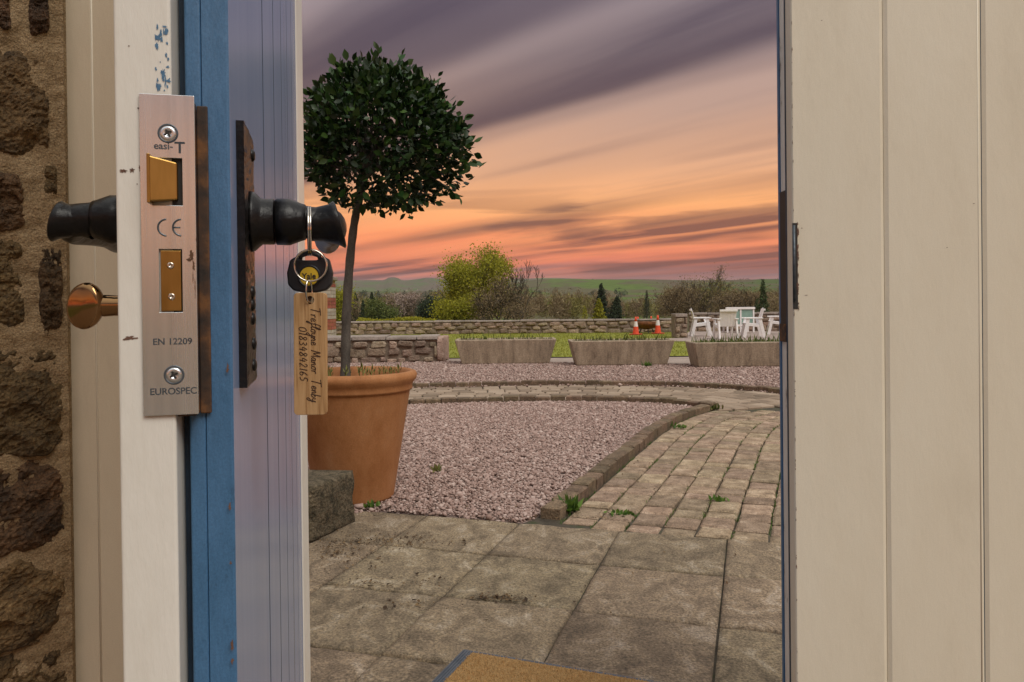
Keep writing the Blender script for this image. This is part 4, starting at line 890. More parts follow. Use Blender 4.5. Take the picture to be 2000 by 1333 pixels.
# handwriting
GL = {'T': (1.15, [[(0, 1.95), (.5, 2.05), (1.25, 2.1)], [(.62, 2.05), (.5, 1.0), (.42, 0)]]),
 'r': (.62, [[(.05, .95), (.10, .5), (.1, 0)], [(.1, .5), (.3, .92), (.55, .9)]]),
 'e': (.66, [[(.04, .45), (.4, .55), (.48, .85), (.25, .98), (.04, .5), (.2, .05), (.65, .25)]]),
 'f': (.62, [[(.7, 1.9), (.5, 2.1), (.3, 1.4), (.2, 0), (.05, -.9), (-.1, -.7), (.2, 0), (.6, .3)], [(.0, .9), (.6, 1.0)]]),
 'l': (.42, [[(.0, .3), (.4, 1.6), (.32, 2.1), (.12, 1.2), (.12, .1), (.42, .2)]]),
 'o': (.66, [[(.35, .95), (.08, .7), (.1, .1), (.42, .1), (.5, .7), (.35, .95), (.66, .85)]]),
 'y': (.68, [[(.05, .95), (.1, .3), (.35, .15), (.55, .9)], [(.58, .95), (.45, -.5), (.2, -1.0), (.05, -.6), (.68, .2)]]),
 'n': (.68, [[(.02, .9), (.05, .4), (.05, 0)], [(.06, .4), (.3, .92), (.45, .7), (.45, .1), (.68, .15)]]),
 'M': (1.15, [[(0, 0), (.12, 1.0), (.25, 2.0), (.5, .5), (.9, 2.0), (.92, 1.0), (1.0, 0)]]),
 'a': (.70, [[(.48, .85), (.2, .95), (.04, .4), (.2, .04), (.42, .4), (.5, .92), (.5, .1), (.70, .15)]]),
 'b': (.62, [[(.15, 2.0), (.08, 1.0), (.05, 0), (.3, .0), (.5, .45), (.3, .8), (.08, .5)]]), ' ': (.75, []),
 '0': (.72, [[(.35, 1.7), (.08, 1.2), (.1, .3), (.35, 0), (.58, .5), (.55, 1.3), (.35, 1.7)]]),
 '1': (.42, [[(.2, 1.7), (.2, .9), (.18, 0)]]),
 '8': (.72, [[(.5, 1.5), (.3, 1.7), (.12, 1.35), (.35, .9), (.56, .4), (.3, 0), (.1, .35), (.35, .9), (.52, 1.25), (.5, 1.5)]]),
 '3': (.68, [[(.1, 1.55), (.4, 1.65), (.45, 1.2), (.2, .9), (.5, .6), (.42, .1), (.08, .1)]]),
 '4': (.74, [[(.35, 1.7), (.12, .7), (.62, .75)], [(.5, 1.3), (.45, 0)]]),
 '2': (.70, [[(.1, 1.3), (.3, 1.7), (.52, 1.3), (.3, .6), (.08, 0), (.35, .1), (.62, .05)]]),
 '6': (.70, [[(.45, 1.7), (.15, 1.0), (.1, .3), (.35, 0), (.55, .4), (.35, .75), (.12, .5)]]),
 '5': (.68, [[(.55, 1.65), (.2, 1.65), (.15, 1.0), (.45, .9), (.5, .3), (.1, .02)]])}
def write(txt, col_px, y0, y1, ht):
    total = sum(GL[c][0] + .06 for c in txt); A0, A1 = at_handle(col_px, y0, .438), at_handle(col_px + 2, y1, .438)
    span = (A1 - A0).length; k = span / total; cur = 0; mb = MB()
    for c in txt:
        for st in GL[c][1]:
            pts = []
            for q in spline([(x, y, 0) for x, y in st], 5):
                s = (cur + q.x + q.y * .12) * k; p = A0.lerp(A1, s / span) + Vector(((q.y - .7) * ht, 0, 0))
                pts.append((p.x - tc.x, -.00142, p.z - tc.z))
            mb.tube(pts, .00026, 5)
        cur += GL[c][0] + .06
    mb.build('lettering', MT['burn'], kt)
write('Trefloyne Manor Tenby', 613, 600, 786, .0027)
write('01834842165', 590, 638, 745, .0026)

# ================================================================== POT AND TREE
POT = Vector((P(690, 727, 3.95).x, 3.95, 0)); 
pot = thing('plant_pot', 'large terracotta pot with rolled rim standing on the gravel', 'pot', POT)
RZ = .648; RR = .305
prof = [(.190, .004), (.196, .0), (.200, .012), (.288, RZ - .105), (.290, RZ - .10), (.299, RZ - .097), (.302, RZ - .088), (.300, RZ - .075), (.307, RZ - .060), (.322, RZ - .042), (.326, RZ - .022), (.318, RZ - .006), (.300, RZ), (.285, RZ - .008), (.275, RZ - .03), (.262, RZ - .10)]
MB().lathe(prof, 72, cap=False).build('body', MT['terracotta'], pot, smooth=True)
mb = MB(); n = 40; rsx = [0.001, .08, .16, .22, .268]; vs = []
for r in rsx:
    for k in range(n):
        a = 2 * math.pi * k / n; vs.append((r * math.cos(a), r * math.sin(a), RZ - .055 + .012 * mnoise.noise((r * 14 * math.cos(a), r * 14 * math.sin(a), 0))))
mb.add(vs, [(i * n + k, i * n + (k + 1) % n, (i + 1) * n + (k + 1) % n, (i + 1) * n + k) for i in range(4) for k in range(n)]); mb.build('soil', MT['soil'], pot, smooth=True)
# tree
tb = P(674, 735, 3.95); tb.z = RZ - .07
tree = thing('topiary_tree', 'clipped lollipop topiary tree with dense dark green leaves growing in the terracotta pot', 'tree', tb)
CC = P(746, 282, 3.97) - tb; CR = .425
tp = [Vector((0, 0, 0)), P(676, 640, 3.95) - tb, P(681, 540, 3.95) - tb, P(690, 450, 3.95) - tb, P(700, 400, 3.96) - tb, P(718, 330, 3.97) - tb, CC]
tpp = spline(tp, 6)
mb = MB(); mb.tube(tpp, list(np.linspace(.026, .016, len(tpp)) * (1 + .06 * np.sin(np.arange(len(tpp)) * 1.9))), 14)
for k in range(26):
    a = rng.uniform(0, 6.28); el = rng.uniform(-.5, 1.2); d = Vector((math.cos(a) * math.cos(el), math.sin(a) * math.cos(el), math.sin(el)))
    s = tpp[-1 - rng.randrange(10)]; e_ = CC + d * CR * rng.uniform(.6, .9); m_ = (s + e_) / 2 + Vector((rng.uniform(-.05, .05), rng.uniform(-.05, .05), .03))
    mb.tube(spline([s, m_, e_], 4), list(np.linspace(.010, .003, 9)), 5)
mb.build('trunk', MT['bark'], tree, smooth=True)
LV = np.array([(0, 0, 0), (.24, .30, .05), (.27, .58, .03), (0, 1.0, -.06), (-.27, .58, .03), (-.24, .30, .05), (0, .45, -.02)], float)
LF = np.array([(0, 1, 6), (1, 2, 6), (2, 3, 6), (3, 4, 6), (4, 5, 6), (5, 0, 6)])
def leaf_frames(n, shell):
    d = nrg.normal(size=(n, 3)); d /= np.linalg.norm(d, axis=1)[:, None]
    lump = np.array([1 + .20 * mnoise.noise((q[0] * 2.6, q[1] * 2.6, q[2] * 2.6)) + .06 * mnoise.noise((q[0] * 7, q[1] * 7, q[2] * 7)) for q in d])
    r = shell * lump
    p = d * r[:, None]; p[:, 2] *= .93; p[:, 0] *= 1 + .13 * np.clip(-p[:, 2] / CR + .2, 0, 1) * (p[:, 0] > 0); p[:, 2] = np.where(p[:, 2] < -.62 * CR, p[:, 2] * .55 - .62 * CR * .45, p[:, 2])
    y = d * .7 + nrg.normal(0, .55, (n, 3)) + np.array([0, 0, .25]); y /= np.linalg.norm(y, axis=1)[:, None]
    z = nrg.normal(size=(n, 3)) + d * .6; x = np.cross(y, z); x /= np.linalg.norm(x, axis=1)[:, None]; z = np.cross(x, y)
    return p + np.array(CC), np.stack([x, y, z], 2)
n = 9600
sh = CR * nrg.uniform(.45, .98, n) ** .6
p, rot = leaf_frames(n, sh); low = (CC.z - p[:, 2]) / CR; keep = (nrg.random(n) > np.clip(low + .05, 0, 1) * .85) & (np.array([mnoise.noise((q[0] * 7, q[1] * 7, q[2] * 7)) for q in p]) > -.28 - .25 * (low < .1)); p, rot = p[keep], rot[keep]; n = len(p); s = nrg.uniform(.026, .056, n)
vv, ff = scatter(LV, LF, p, rot, np.stack([s, s, s], 1))
o = ob('crown', np_mesh('crown', vv, ff, MT['leaf'], True), tree); o['kind'] = 'stuff'
LM = np_mesh('leaf', LV, LF, MT['leafo'], True)
p, rot = leaf_frames(900, CR * nrg.uniform(.93, 1.05, 900))
vis = [i for i in range(900) if (p[i] - np.array(CC))[1] < .14 and (p[i] + np.array(tb))[0] / (p[i] + np.array(tb))[1] > -.29][:255]
for i in vis:
    s = nrg.uniform(.040, .064); M3 = Matrix(rot[i].tolist()).to_4x4() @ Matrix.Scale(s, 4); M3.translation = Vector(p[i])
    ob('leaf', LM, tree, M=M3)
for dx, dz, k in ((-.02, .95, 7), (.22, .93, 6), (-.42, .78, 5), (.62, .66, 5), (.97, -.28, 6), (.99, .02, 5), (.80, -.60, 5), (.30, -.86, 5)):
    for i in range(k):
        f = 1.0 + .035 * i; q = Vector((dx * CR * f + rng.gauss(0, .012), -.06 + rng.gauss(0, .03), dz * CR * .93 * f + rng.gauss(0, .012))) + CC
        y_ = (Vector((dx, -.2, dz + .3)).normalized() + Vector((rng.gauss(0, .5), rng.gauss(0, .4), rng.gauss(0, .4)))).normalized(); x_ = y_.orthogonal().normalized(); x_.rotate(Matrix.Rotation(rng.uniform(0, 6.28), 3, y_)); z_ = x_.cross(y_)
        M3 = Matrix((x_, y_, z_)).transposed().to_4x4() @ Matrix.Scale(rng.uniform(.035, .058), 4); M3.translation = q; ob('leaf', LM, tree, M=M3)
    MB().tube([CC + Vector((dx * CR * .7, -.05, dz * CR * .65)), CC + Vector((dx * CR * 1.08, -.06, dz * CR * 1.0))], [.004, .002], 5).build('twig', MT['bark'], tree)
# young shoots in the pot
sm_ = MB(); sm_.tube([(0, 0, 0), (.003, 0, .03), (.0, .002, .06)], [.003, .0025, .002], 5)
for k in range(5):
    a = k * 2.4; sm_.add([(0, 0, .035 + .006 * k), (.010 * math.cos(a) - .004 * math.sin(a), .010 * math.sin(a) + .004 * math.cos(a), .045 + .007 * k), (.016 * math.cos(a), .016 * math.sin(a), .062 + .007 * k), (.010 * math.cos(a) + .004 * math.sin(a), .010 * math.sin(a) - .004 * math.cos(a), .045 + .007 * k)], [(0, 1, 2, 3)])
SMM = sm_.mesh('shoot', MT['shoot'])
for k in range(24):
    a = rng.uniform(0, 6.28); r = rng.uniform(.10, .25)
    o = ob('shoot', SMM, None, M=Matrix.Translation(POT + Vector((r * math.cos(a), r * math.sin(a), RZ - .05))) @ Matrix.Rotation(rng.uniform(0, 6), 4, 'Z') @ Matrix.Scale(rng.uniform(.6, 1.25), 4))
    tag(o, 'young green shoot sprouting from the soil of the terracotta pot', 'shoot', 'shoots in the terracotta pot')

# ---- mossy stone block by the pot
def rough_block(name, corners, z0, z1, m, seed, n=14, amp=.012, parent=None):
    """corners: 4 ground points ccw; displaced box"""
    import bmesh
    bm = bmesh.new(); bmesh.ops.create_cube(bm, size=1.0); bmesh.ops.subdivide_edges(bm, edges=bm.edges[:], cuts=n, use_grid_fill=True)
    for v in bm.verts:
        u, w_, h = v.co.x + .5, v.co.y + .5, v.co.z + .5
        a = Vector(corners[0]).lerp(Vector(corners[1]), u); b = Vector(corners[3]).lerp(Vector(corners[2]), u); p = a.lerp(b, w_); p.z = z0 + (z1 - z0) * h
        c = sum((Vector(q) for q in corners), Vector()) / 4; dirv = (p - Vector((c.x, c.y, (z0 + z1) / 2)))
        cnt = sum(1 for q in (u, w_, h) if q < .03 or q > .97)
        k = amp * mnoise.fractal(tuple(p * 9 + Vector((seed, 0, 0))), 1, 2, 5) - (.012 if cnt >= 2 else 0) * (amp / .012)
        v.co = p + dirv.normalized() * k
    me = bpy.data.meshes.new(name); bm.to_mesh(me); bm.free(); me.materials.append(m); me.polygons.foreach_set('use_smooth', [True] * len(me.polygons))
    return ob(name, me, parent)
q1 = G(697, 1018); q0 = q1 + Vector((-.95, .10, 0)); u = Vector((.06, .40, 0))
o = rough_block('stone_block', [G(607, 1062) + Vector((-.6, .06, 0)), G(612, 1060), q1 + Vector((-.005, .0, 0)), q1 + Vector((-.9, .12, 0))], -.01, .235, MT['block'], 3)
tag(o, 'mossy weathered stone block beside the terracotta pot', 'stone block')

# ---- doormat
m0 = G(905, 1279); mx = (G(1232, 1334) - m0); mx.z = 0; mx.normalize(); my = Vector((mx.y, -mx.x, 0))
if my.y > 0: my = -my
dm = thing('doormat', 'brown coir doormat with grey rubber border on the slabs', 'doormat', m0, math.atan2(mx.y, mx.x))
MWd, MHt = .75, .45      # local x right, local y = -depth (towards the door is -y)
MB().box(0, MWd, -MHt, 0, .001, .008).build('backing', MT['matrim'], dm)
for x0, x1, y0, y1 in ((0, .032, -MHt, 0), (MWd - .032, MWd, -MHt, 0), (.0325, MWd - .0325, -.012, 0), (.0325, MWd - .0325, -MHt, -MHt + .012)):
    MB().box(x0, x1, y0, y1, .0082, .017).build('border', MT['matrim'], dm, bevel=.004)
for k in range(3): MB().box(.006 + k * .008, .009 + k * .008, -MHt + .01, -.01, .0172, .0190).build('rib', MT['matrim'], dm)
mb = MB(); mb.box(.033, MWd - .033, -MHt + .013, -.013, .0085, .0185); mb.build('coir', MT['coir'], dm, bevel=.003)
n = 26000; fx, fy = nrg.uniform(.034, MWd - .034, n), nrg.uniform(-MHt + .014, -.014, n)
bl = np.array([(-.0011, 0, 0), (.0011, 0, 0), (0, .002, 1.0)]); bf = np.array([(0, 1, 2)])
vv, ff = scatter(bl, bf, np.stack([fx, fy, np.full(n, .0165)], 1), rand_rot(n, .6), np.stack([np.ones(n), np.ones(n), nrg.uniform(.005, .011, n)], 1))
o = ob('coir_pile', np_mesh('coir_pile', vv, ff, MT['coir']), dm); o['kind'] = 'stuff'

# ================================================================== GARDEN
def rubble_wall(root, A, B, h, seed, sx=(.16, .34), sz=(.09, .17), depth=.5, cope=True, maxn=300, cope_h=.06, front=None, name='stone'):
    """A,B ground ends (A left). stones on the camera side"""
    rr = random.Random(seed); d = (B - A); Ln = d.length; d.normalize(); nrm = Vector((d.y, -d.x, 0))
    if nrm.y > 0: nrm = -nrm
    mb = MB(); back = -nrm * depth
    mb.hexa([A, B, B + back, A + back], [q + Vector((0, 0, h)) for q in (A, B, B + back, A + back)]); mb.build('core', MT['walljoint'], root)
    protos = []
    for s in range(7):
        m = MB(); r2 = random.Random(s + seed * 10); ring = []
        for k in range(8):
            a = 2 * math.pi * k / 8 + r2.uniform(-.15, .15); ca, sa = math.cos(a), math.sin(a); kk = 1 / max(abs(ca), abs(sa)) ** .75
            ring.append((ca * kk * .5 * r2.uniform(.86, 1), sa * kk * .5 * r2.uniform(.86, 1)))
        top = [(x * .72, y * .72) for x, y in ring]; dd = r2.uniform(.8, 1.2)
        vs = [(x, 0, z) for x, z in ring] + [(x, -.7 * dd, z * .98) for x, z in ring] + [(x, -1.0 * dd + r2.uniform(-.1, .1), z) for x, z in top] + [(0, -1.1 * dd, 0)]
        fs = [(k, (k + 1) % 8, 8 + (k + 1) % 8, 8 + k) for k in range(8)] + [(8 + k, 8 + (k + 1) % 8, 16 + (k + 1) % 8, 16 + k) for k in range(8)] + [(16 + k, 16 + (k + 1) % 8, 24) for k in range(8)]
        m.add(vs, fs); protos.append(m.mesh('stone', MT['rubble'], False))
    z = .0; cnt = 0; an = math.atan2(d.y, d.x)
    while z < h - .03:
        hh = min(rr.uniform(*sz), h - z); x = -rr.uniform(0, .1)
        if h - z - hh < .04: hh = h - z
        while x < Ln:
            ww = rr.uniform(*sx); x0, x1 = max(0, x), min(Ln, x + ww)
            if x1 - x0 > .05 and cnt < maxn:
                hj = hh * rr.choice((.78, .9, 1.0, 1.12, 1.3)); p = A + d * ((x0 + x1) / 2) + Vector((0, 0, min(z + hh / 2 + rr.uniform(-.25, .25) * hh, h - hj * .5 - .004)))
                ob('stone', rr.choice(protos), root, M=Matrix.Translation(p) @ Matrix.Rotation(an, 4, 'Z') @ Matrix.Rotation(rr.uniform(-.09, .09), 4, 'Y') @ Matrix.Diagonal(((x1 - x0) * rr.uniform(.82, 1.04) - .008, rr.uniform(.03, .065), hj - .008, 1)).to_4x4()); cnt += 1
            x += ww
        z += hh
    if cope:
        x = 0
        while x < Ln:
            ww = rr.uniform(.5, .9); x1 = min(Ln, x + ww)
            p0, p1 = A + d * (x + .006), A + d * (x1 - .006); o_ = nrm * .05; b2 = back - nrm * .05; hz = Vector((0, 0, h + .004)); ht = Vector((0, 0, h + cope_h + rr.uniform(-.012, .012)))
            mb = MB(); mb.hexa([p0 + o_ + hz, p1 + o_ + hz, p1 + b2 + hz, p0 + b2 + hz], [p0 + o_ * .7 + ht, p1 + o_ * .7 + ht, p1 + b2 + ht, p0 + b2 + ht]); mb.build('coping_stone', MT['coping'], root, bevel=.012)
            x = x1
    return cnt
# low wall behind the pot
lw = thing('low_wall', 'low rubble garden wall with flat coping behind the terracotta pot', 'wall')
Bw = G(856, 707); Aw = Bw + Vector((-4.2, -.15, 0)); rubble_wall(lw, Aw, Bw, .385, 4, sx=(.10, .36), sz=(.085, .16), depth=.75)
rough_block('end_stone', [Bw + Vector((-.02, -.06, 0)), Bw + Vector((.10, -.04, 0)), Bw + Vector((.14, .70, 0)), Bw + Vector((-.02, .72, 0))], 0, .43, MT['rubble'], 8, 8, .03, lw)
# far boundary wall
fw = thing('boundary_wall', 'long low rubble boundary wall along the far edge of the lawn', 'wall')
Af, Bf = G(560, 652), G(1338, 646); 
Af = Vector((P(560, 640, 26.3).x, 26.3, 0)); Bf = Vector((P(1330, 640, 25.2).x, 25.2, 0))
print('far wall stones', rubble_wall(fw, Af, Bf, .40, 5, sx=(.25, .5), sz=(.11, .17), depth=.45, maxn=290, cope_h=.055))
rw = thing('terrace_wall', 'higher rubble wall behind the white garden chairs', 'wall')
Ar = Vector((P(1345, 640, 25.8).x, 25.8, 0)); Br = Vector((P(1640, 640, 24.6).x, 24.6, 0))
rubble_wall(rw, Ar, Br, .56, 6, sx=(.25, .5), sz=(.12, .2), depth=.45, cope_h=.07)
gp = thing('wall_pier', 'squat rubble pier ending the boundary wall beside the fire bowl', 'pier')
pc = G(1331, 661); 
rubble_wall(gp, pc + Vector((-.17, 0, 0)), pc + Vector((.17, 0, 0)), .58, 9, sx=(.14, .34), sz=(.12, .2), depth=.5, cope_h=.10)
# brick pier behind the tag
bpz = P(632, 650, 17.0); BX = bpz.x
pier = thing('brick_pier', 'tall square pier of banded red and pale brick beyond the low wall', 'pier', (BX, 17.0, 0))
top = P(640, 549, 17).z
MB().box(-.22, .22, -.22, .22, 0, top).build('core', MT['mortar'], pier)
bme = {k: MB().box(-.105, .105, -.012, 0, -.034, .034).mesh('brick', MT[k]) for k in ('brickred', 'brickpale')}
z = .04; row = 0
while z < top - .05:
    k = 'brickred' if (row // 3) % 2 == 0 else 'brickpale'
    for face in range(2):
        for c in range(2):
            x = -.112 + c * .224 + (0 if row % 2 else 0)
            M4 = Matrix.Translation((x, -.22, z)) if face == 0 else Matrix.Translation((.22, x, z)) @ Matrix.Rotation(R(90), 4, 'Z')
            ob('brick', bme[k], pier, M=M4)
    z += .078; row += 1
MB().box(-.27, .27, -.27, .27, top, top + .09).build('cap', MT['coping'], pier, bevel=.02)

# lawn, lawn edge, patio
patp = [(P(1180, 660, 19.3).x, 19.3), (P(1700, 660, 19).x, 19.0), (14.5, 25.0), (P(1345, 640, 25.6).x, 25.6), (P(1335, 650, 21).x, 21.0), (P(1215, 650, 20.6).x, 20.6)]
lawnp = [(-9, 14.6), (3.2, 14.0), (8.5, 13.2), (14, 12.6), (14, 25.4), (-10, 27)]
sheet('lawn', lawnp, .006, MT['grass'])
n = 60000; a = np.array(lawnp); pts = nrg.uniform(a.min(0), a.max(0), (n, 2)); pts = pts[in_poly(pts, a)]; pts = pts[np.abs(pts[:, 0] / pts[:, 1] - .06) < .36]; pts = pts[~in_poly(pts, np.array(patp))]; n = len(pts)
bl = np.array([(-.007, 0, 0), (.007, 0, 0), (0, .01, 1.0)])
vv, ff = scatter(bl, bf, np.concatenate([pts, np.full((n, 1), .004)], 1), rand_rot(n, .35), np.stack([np.ones(n), np.ones(n), nrg.uniform(.02, .055, n)], 1))
o = ob('grass', np_mesh('grass', vv, ff, MT['blade'])); tag(o, 'short bright yellow green lawn grass beyond the troughs', None, None, 'stuff')
sheet('path', [(-9, 12.6), (2, 12.5), (8, 11.4), (14, 10.6), (14, 12.5), (8.5, 13.1), (3.2, 13.9), (-9, 14.5)], -.004, MT['patio'])
sheet('patio', patp, .012, MT['patio'])

# troughs
def trough(tlx, trx, ty, blx, brx, by, label, grp='concrete troughs on the gravel edge'):
    c = G((blx + brx) / 2, by); Y = c.y
    xl, xr = P(tlx, ty, Y).x, P(trx, ty, Y).x; bl_, br_ = P(blx, by, Y).x, P(brx, by, Y).x; zt = P((tlx + trx) / 2, ty, Y).z
    t = thing('trough', label, 'planter', c, 0, grp); D = .55; ov = .07
    o_ = lambda x: x - c.x
    b = [(o_(bl_), 0, 0), (o_(br_), 0, 0), (o_(br_), D - 2 * ov + ov, 0), (o_(bl_), D - ov, 0)]
    tp_ = [(o_(xl), -ov, zt), (o_(xr), -ov, zt), (o_(xr), D, zt), (o_(xl), D, zt)]
    w_ = .06; ti = [(o_(xl) + w_, -ov + w_, zt), (o_(xr) - w_, -ov + w_, zt), (o_(xr) - w_, D - w_, zt), (o_(xl) + w_, D - w_, zt)]
    lo = [(q[0], q[1], zt - .08) for q in ti]
    mb = MB(); mb.add(b + tp_ + ti + lo, [(3, 2, 1, 0), (0, 1, 5, 4), (1, 2, 6, 5), (2, 3, 7, 6), (3, 0, 4, 7)] + [(4 + k, 4 + (k + 1) % 4, 8 + (k + 1) % 4, 8 + k) for k in range(4)] + [(8 + k, 8 + (k + 1) % 4, 12 + (k + 1) % 4, 12 + k) for k in range(4)])
    mb.build('shell', MT['concrete'], t, bevel=.02, bseg=3)
    MB().add([(q[0], q[1], q[2] + .03) for q in lo], [(0, 1, 2, 3)]).build('soil', MT['soil'], t)
    return c, o_(xl) + w_, o_(xr) - w_, D, zt
def weeds(c, x0, x1, D, zt, n, h, label, m='weed', clump=True):
    xs = nrg.uniform(x0, x1, n); 
    if clump: xs = np.where(nrg.random(n) < .6, x0 + (x1 - x0) * (np.floor(nrg.uniform(0, 6, n)) + .5 + nrg.normal(0, .25, n)) / 6, xs); xs = np.clip(xs, x0, x1)
    pos = np.stack([xs + c.x, nrg.uniform(0, D - .1, n) + c.y, np.full(n, zt - .06)], 1)
    b_ = np.array([(-.005, 0, 0), (.005, 0, 0), (.007, .0, .6), (0, .02, 1.0)]); f_ = np.array([(0, 1, 2), (0, 2, 3)])
    vv, ff = scatter(b_, f_, pos, rand_rot(n, .28), np.stack([np.ones(n), np.ones(n), h * nrg.lognormal(-.75, .45, n)], 1))
    o = ob('weeds', np_mesh('weeds', vv, ff, MT[m])); tag(o, label, None, None, 'stuff')
T1 = trough(888, 1087, 663, 902, 1073, 711, 'concrete trough nearest the low rubble wall, thin weeds in it')
T2 = trough(1113, 1317, 665, 1126, 1303, 714, 'middle concrete trough in front of the cones and fire bowl')
T3 = trough(1353, 1575, 668, 1363, 1562, 717, 'concrete trough in front of the white chairs, cut by the closed door')
weeds(*T1, 300, .16, 'thin pale weeds growing in the trough nearest the low wall')
weeds(*T2, 380, .18, 'wispy dry weeds growing in the middle trough')
weeds(*T3, 700, .17, 'thick green weeds growing in the trough by the white chairs', 'midweed')

# cones and fire bowl
def cone(px, by, ty, label):
    c = G(px, by); h = P(px, ty, c.y).z; t = thing('traffic_cone', label, 'traffic cone', c, rng.uniform(0, 1), 'traffic cones round the fire bowl')
    MB().box(-.15, .15, -.15, .15, .012, .045).build('base', MT['conebase'], t, bevel=.012)
    rad = lambda z: .100 - .076 * (z - .045) / (h - .045)
    bands = [(.045, .36, 'conered'), (.36, .56, 'conewhite'), (.56, .66, 'conered'), (.66, .74, 'conewhite'), (.74, 1.0, 'conered')]
    for i, (a, b, m) in enumerate(((.0, .42, 'conered'), (.42, .72, 'conewhite'), (.72, 1.0, 'conered'))):
        z0, z1 = .045 + a * (h - .045), .045 + b * (h - .045)
        MB().lathe([(rad(z0), z0), (rad(z1), z1)], 20, cap=(b == 1.0)).build('sleeve' if m == 'conewhite' else 'body', MT[m], t, smooth=True)
cone(1242, 655, 619, 'orange and white cone in front of the fire bowl, at its wall-side end nearest the pot'.replace('wall-side ', ''))
cone(1285, 653, 616, 'tallest orange and white cone in front of the fire bowl, nearest the pier')
cone(1246, 648, 619, 'small orange cone half hidden behind the fire bowl, farther from the pier')
cone(1272, 647, 618, 'small orange cone half hidden behind the fire bowl, closer to the pier')
fc = G(1264, 652); bw_ = P(1290, 640, fc.y).x - P(1239, 640, fc.y).x; zr = P(1264, 629, fc.y).z
fb = thing('fire_bowl', 'rusty shallow fire bowl on a dark stand between the traffic cones', 'fire bowl', fc)
r = bw_ / 2 * .98
MB().lathe([(.06, zr - .24), (r * .55, zr - .20), (r * .85, zr - .11), (r, zr), (r - .02, zr), (r * .82, zr - .10), (r * .5, zr - .18), (.001, zr - .21)], 36, cap=False).build('bowl', MT['bowl'], fb, smooth=True)
for k in range(3):
    a = k * 2.09 + .5; MB().tube([(.28 * math.cos(a), .28 * math.sin(a), .012), (.18 * math.cos(a), .18 * math.sin(a), zr - .20)], .018, 6).build('leg', MT['darkiron'], fb)

# white garden chairs: local +x is the way the chair faces
def chair(px, by, rz, label, Y=None, s=1.0):
    c = G(px, by, .012); t = thing('garden_chair', label, 'chair', c, rz, 'white garden armchairs on the patio'); t.scale = (.78, .76, .90)
    m = MT['chairwhite']; W = .31
    for sy in (-1, 1):
        y = sy * W
        def bar(a, b, wd=.055, th=.028, nm='leg'):
            a, b = Vector(a), Vector(b); d = (b - a).normalized(); p = Vector((d.z, 0, -d.x)) * wd
            tt_ = Vector((0, th, 0)); mb = MB(); mb.hexa([a - p - tt_, a + p - tt_, a + p + tt_, a - p + tt_], [b - p - tt_, b + p - tt_, b + p + tt_, b - p + tt_]); mb.build(nm, m, t, bevel=.004)
        bar((.33, y, 0), (.19, y, .56)); bar((-.34, y, 0), (-.20, y, .56))
        bar((-.30, y * .98, .34), (.26, y * .98, .40), .04, .02, 'side_rail')
        MB().box(-.30, .34, y - .06, y + .06, .565, .60).build('armrest', m, t, bevel=.008)
    for k in range(4):
        x = -.18 + k * .125; MB().box(x, x + .115, -.285, .285, .385 + k * .012, .41 + k * .012).build('seat_slat', m, t, bevel=.004)
    def back(x, z): return (x - .0, z)
    for k in range(6):
        y0 = -.285 + k * .096; a0, z0, a1, z1 = -.19, .36, -.36, .86 + (.03 if k in (2, 3) else 0)
        mb = MB(); mb.hexa([(a0, y0, z0), (a0 + .022, y0, z0), (a0 + .022, y0 + .093, z0), (a0, y0 + .093, z0)], [(a1, y0, z1), (a1 + .022, y0, z1), (a1 + .022, y0 + .093, z1), (a1, y0 + .093, z1)]); mb.build('back_slat', m, t, bevel=.003)
    MB().box(-.385, -.35, -.31, .31, .80, .86).build('back_rail', m, t, bevel=.004)
    return t
chair(1369, 657, R(-8), 'white wooden armchair in side view, nearest the rubble pier')
chair(1417, 662, R(92), 'white wooden armchair with its back turned to the house')
chair(1470, 659, R(172), 'white wooden armchair in side view facing the one with its back turned')
chair(1518, 653, R(165), 'white armchair half cut off by the closed door edge')
# bench with pale green back panels
bc = G(1446, 650, .012); bz1 = P(1446, 603, bc.y).z; xl, xr = P(1419, 620, bc.y).x - bc.x, P(1473, 620, bc.y).x - bc.x
be = thing('garden_bench', 'white bench with pale green double back panel behind the white chairs', 'bench', bc)
for x in (xl, (xl + xr) / 2 - .02, xr - .05): MB().box(x, x + .05, -.03, .03, .0, bz1 - .041).build('post', MT['chairwhite'], be, bevel=.005)
MB().box(xl - .02, xr + .02, -.05, .05, bz1 - .04, bz1 + .03).build('top_rail', MT['chairwhite'], be, bevel=.006)
MB().box(xl + .052, xr - .052, -.035, -.031, .20, .26).build('lower_rail', MT['chairwhite'], be)
for x0, x1 in ((xl + .052, (xl + xr) / 2 - .022), ((xl + xr) / 2 + .032, xr - .052)): MB().box(x0, x1, -.015, .012, .27, bz1 - .042).build('panel', MT['teal'], be)
MB().box(xl, xr, -.031 + .07, .55, .36, .40).build('seat', MT['chairwhite'], be, bevel=.006)
for x in (xl + .02, xr - .07):
    MB().box(x, x + .05, .48, .53, 0, .359).build('leg', MT['chairwhite'], be)

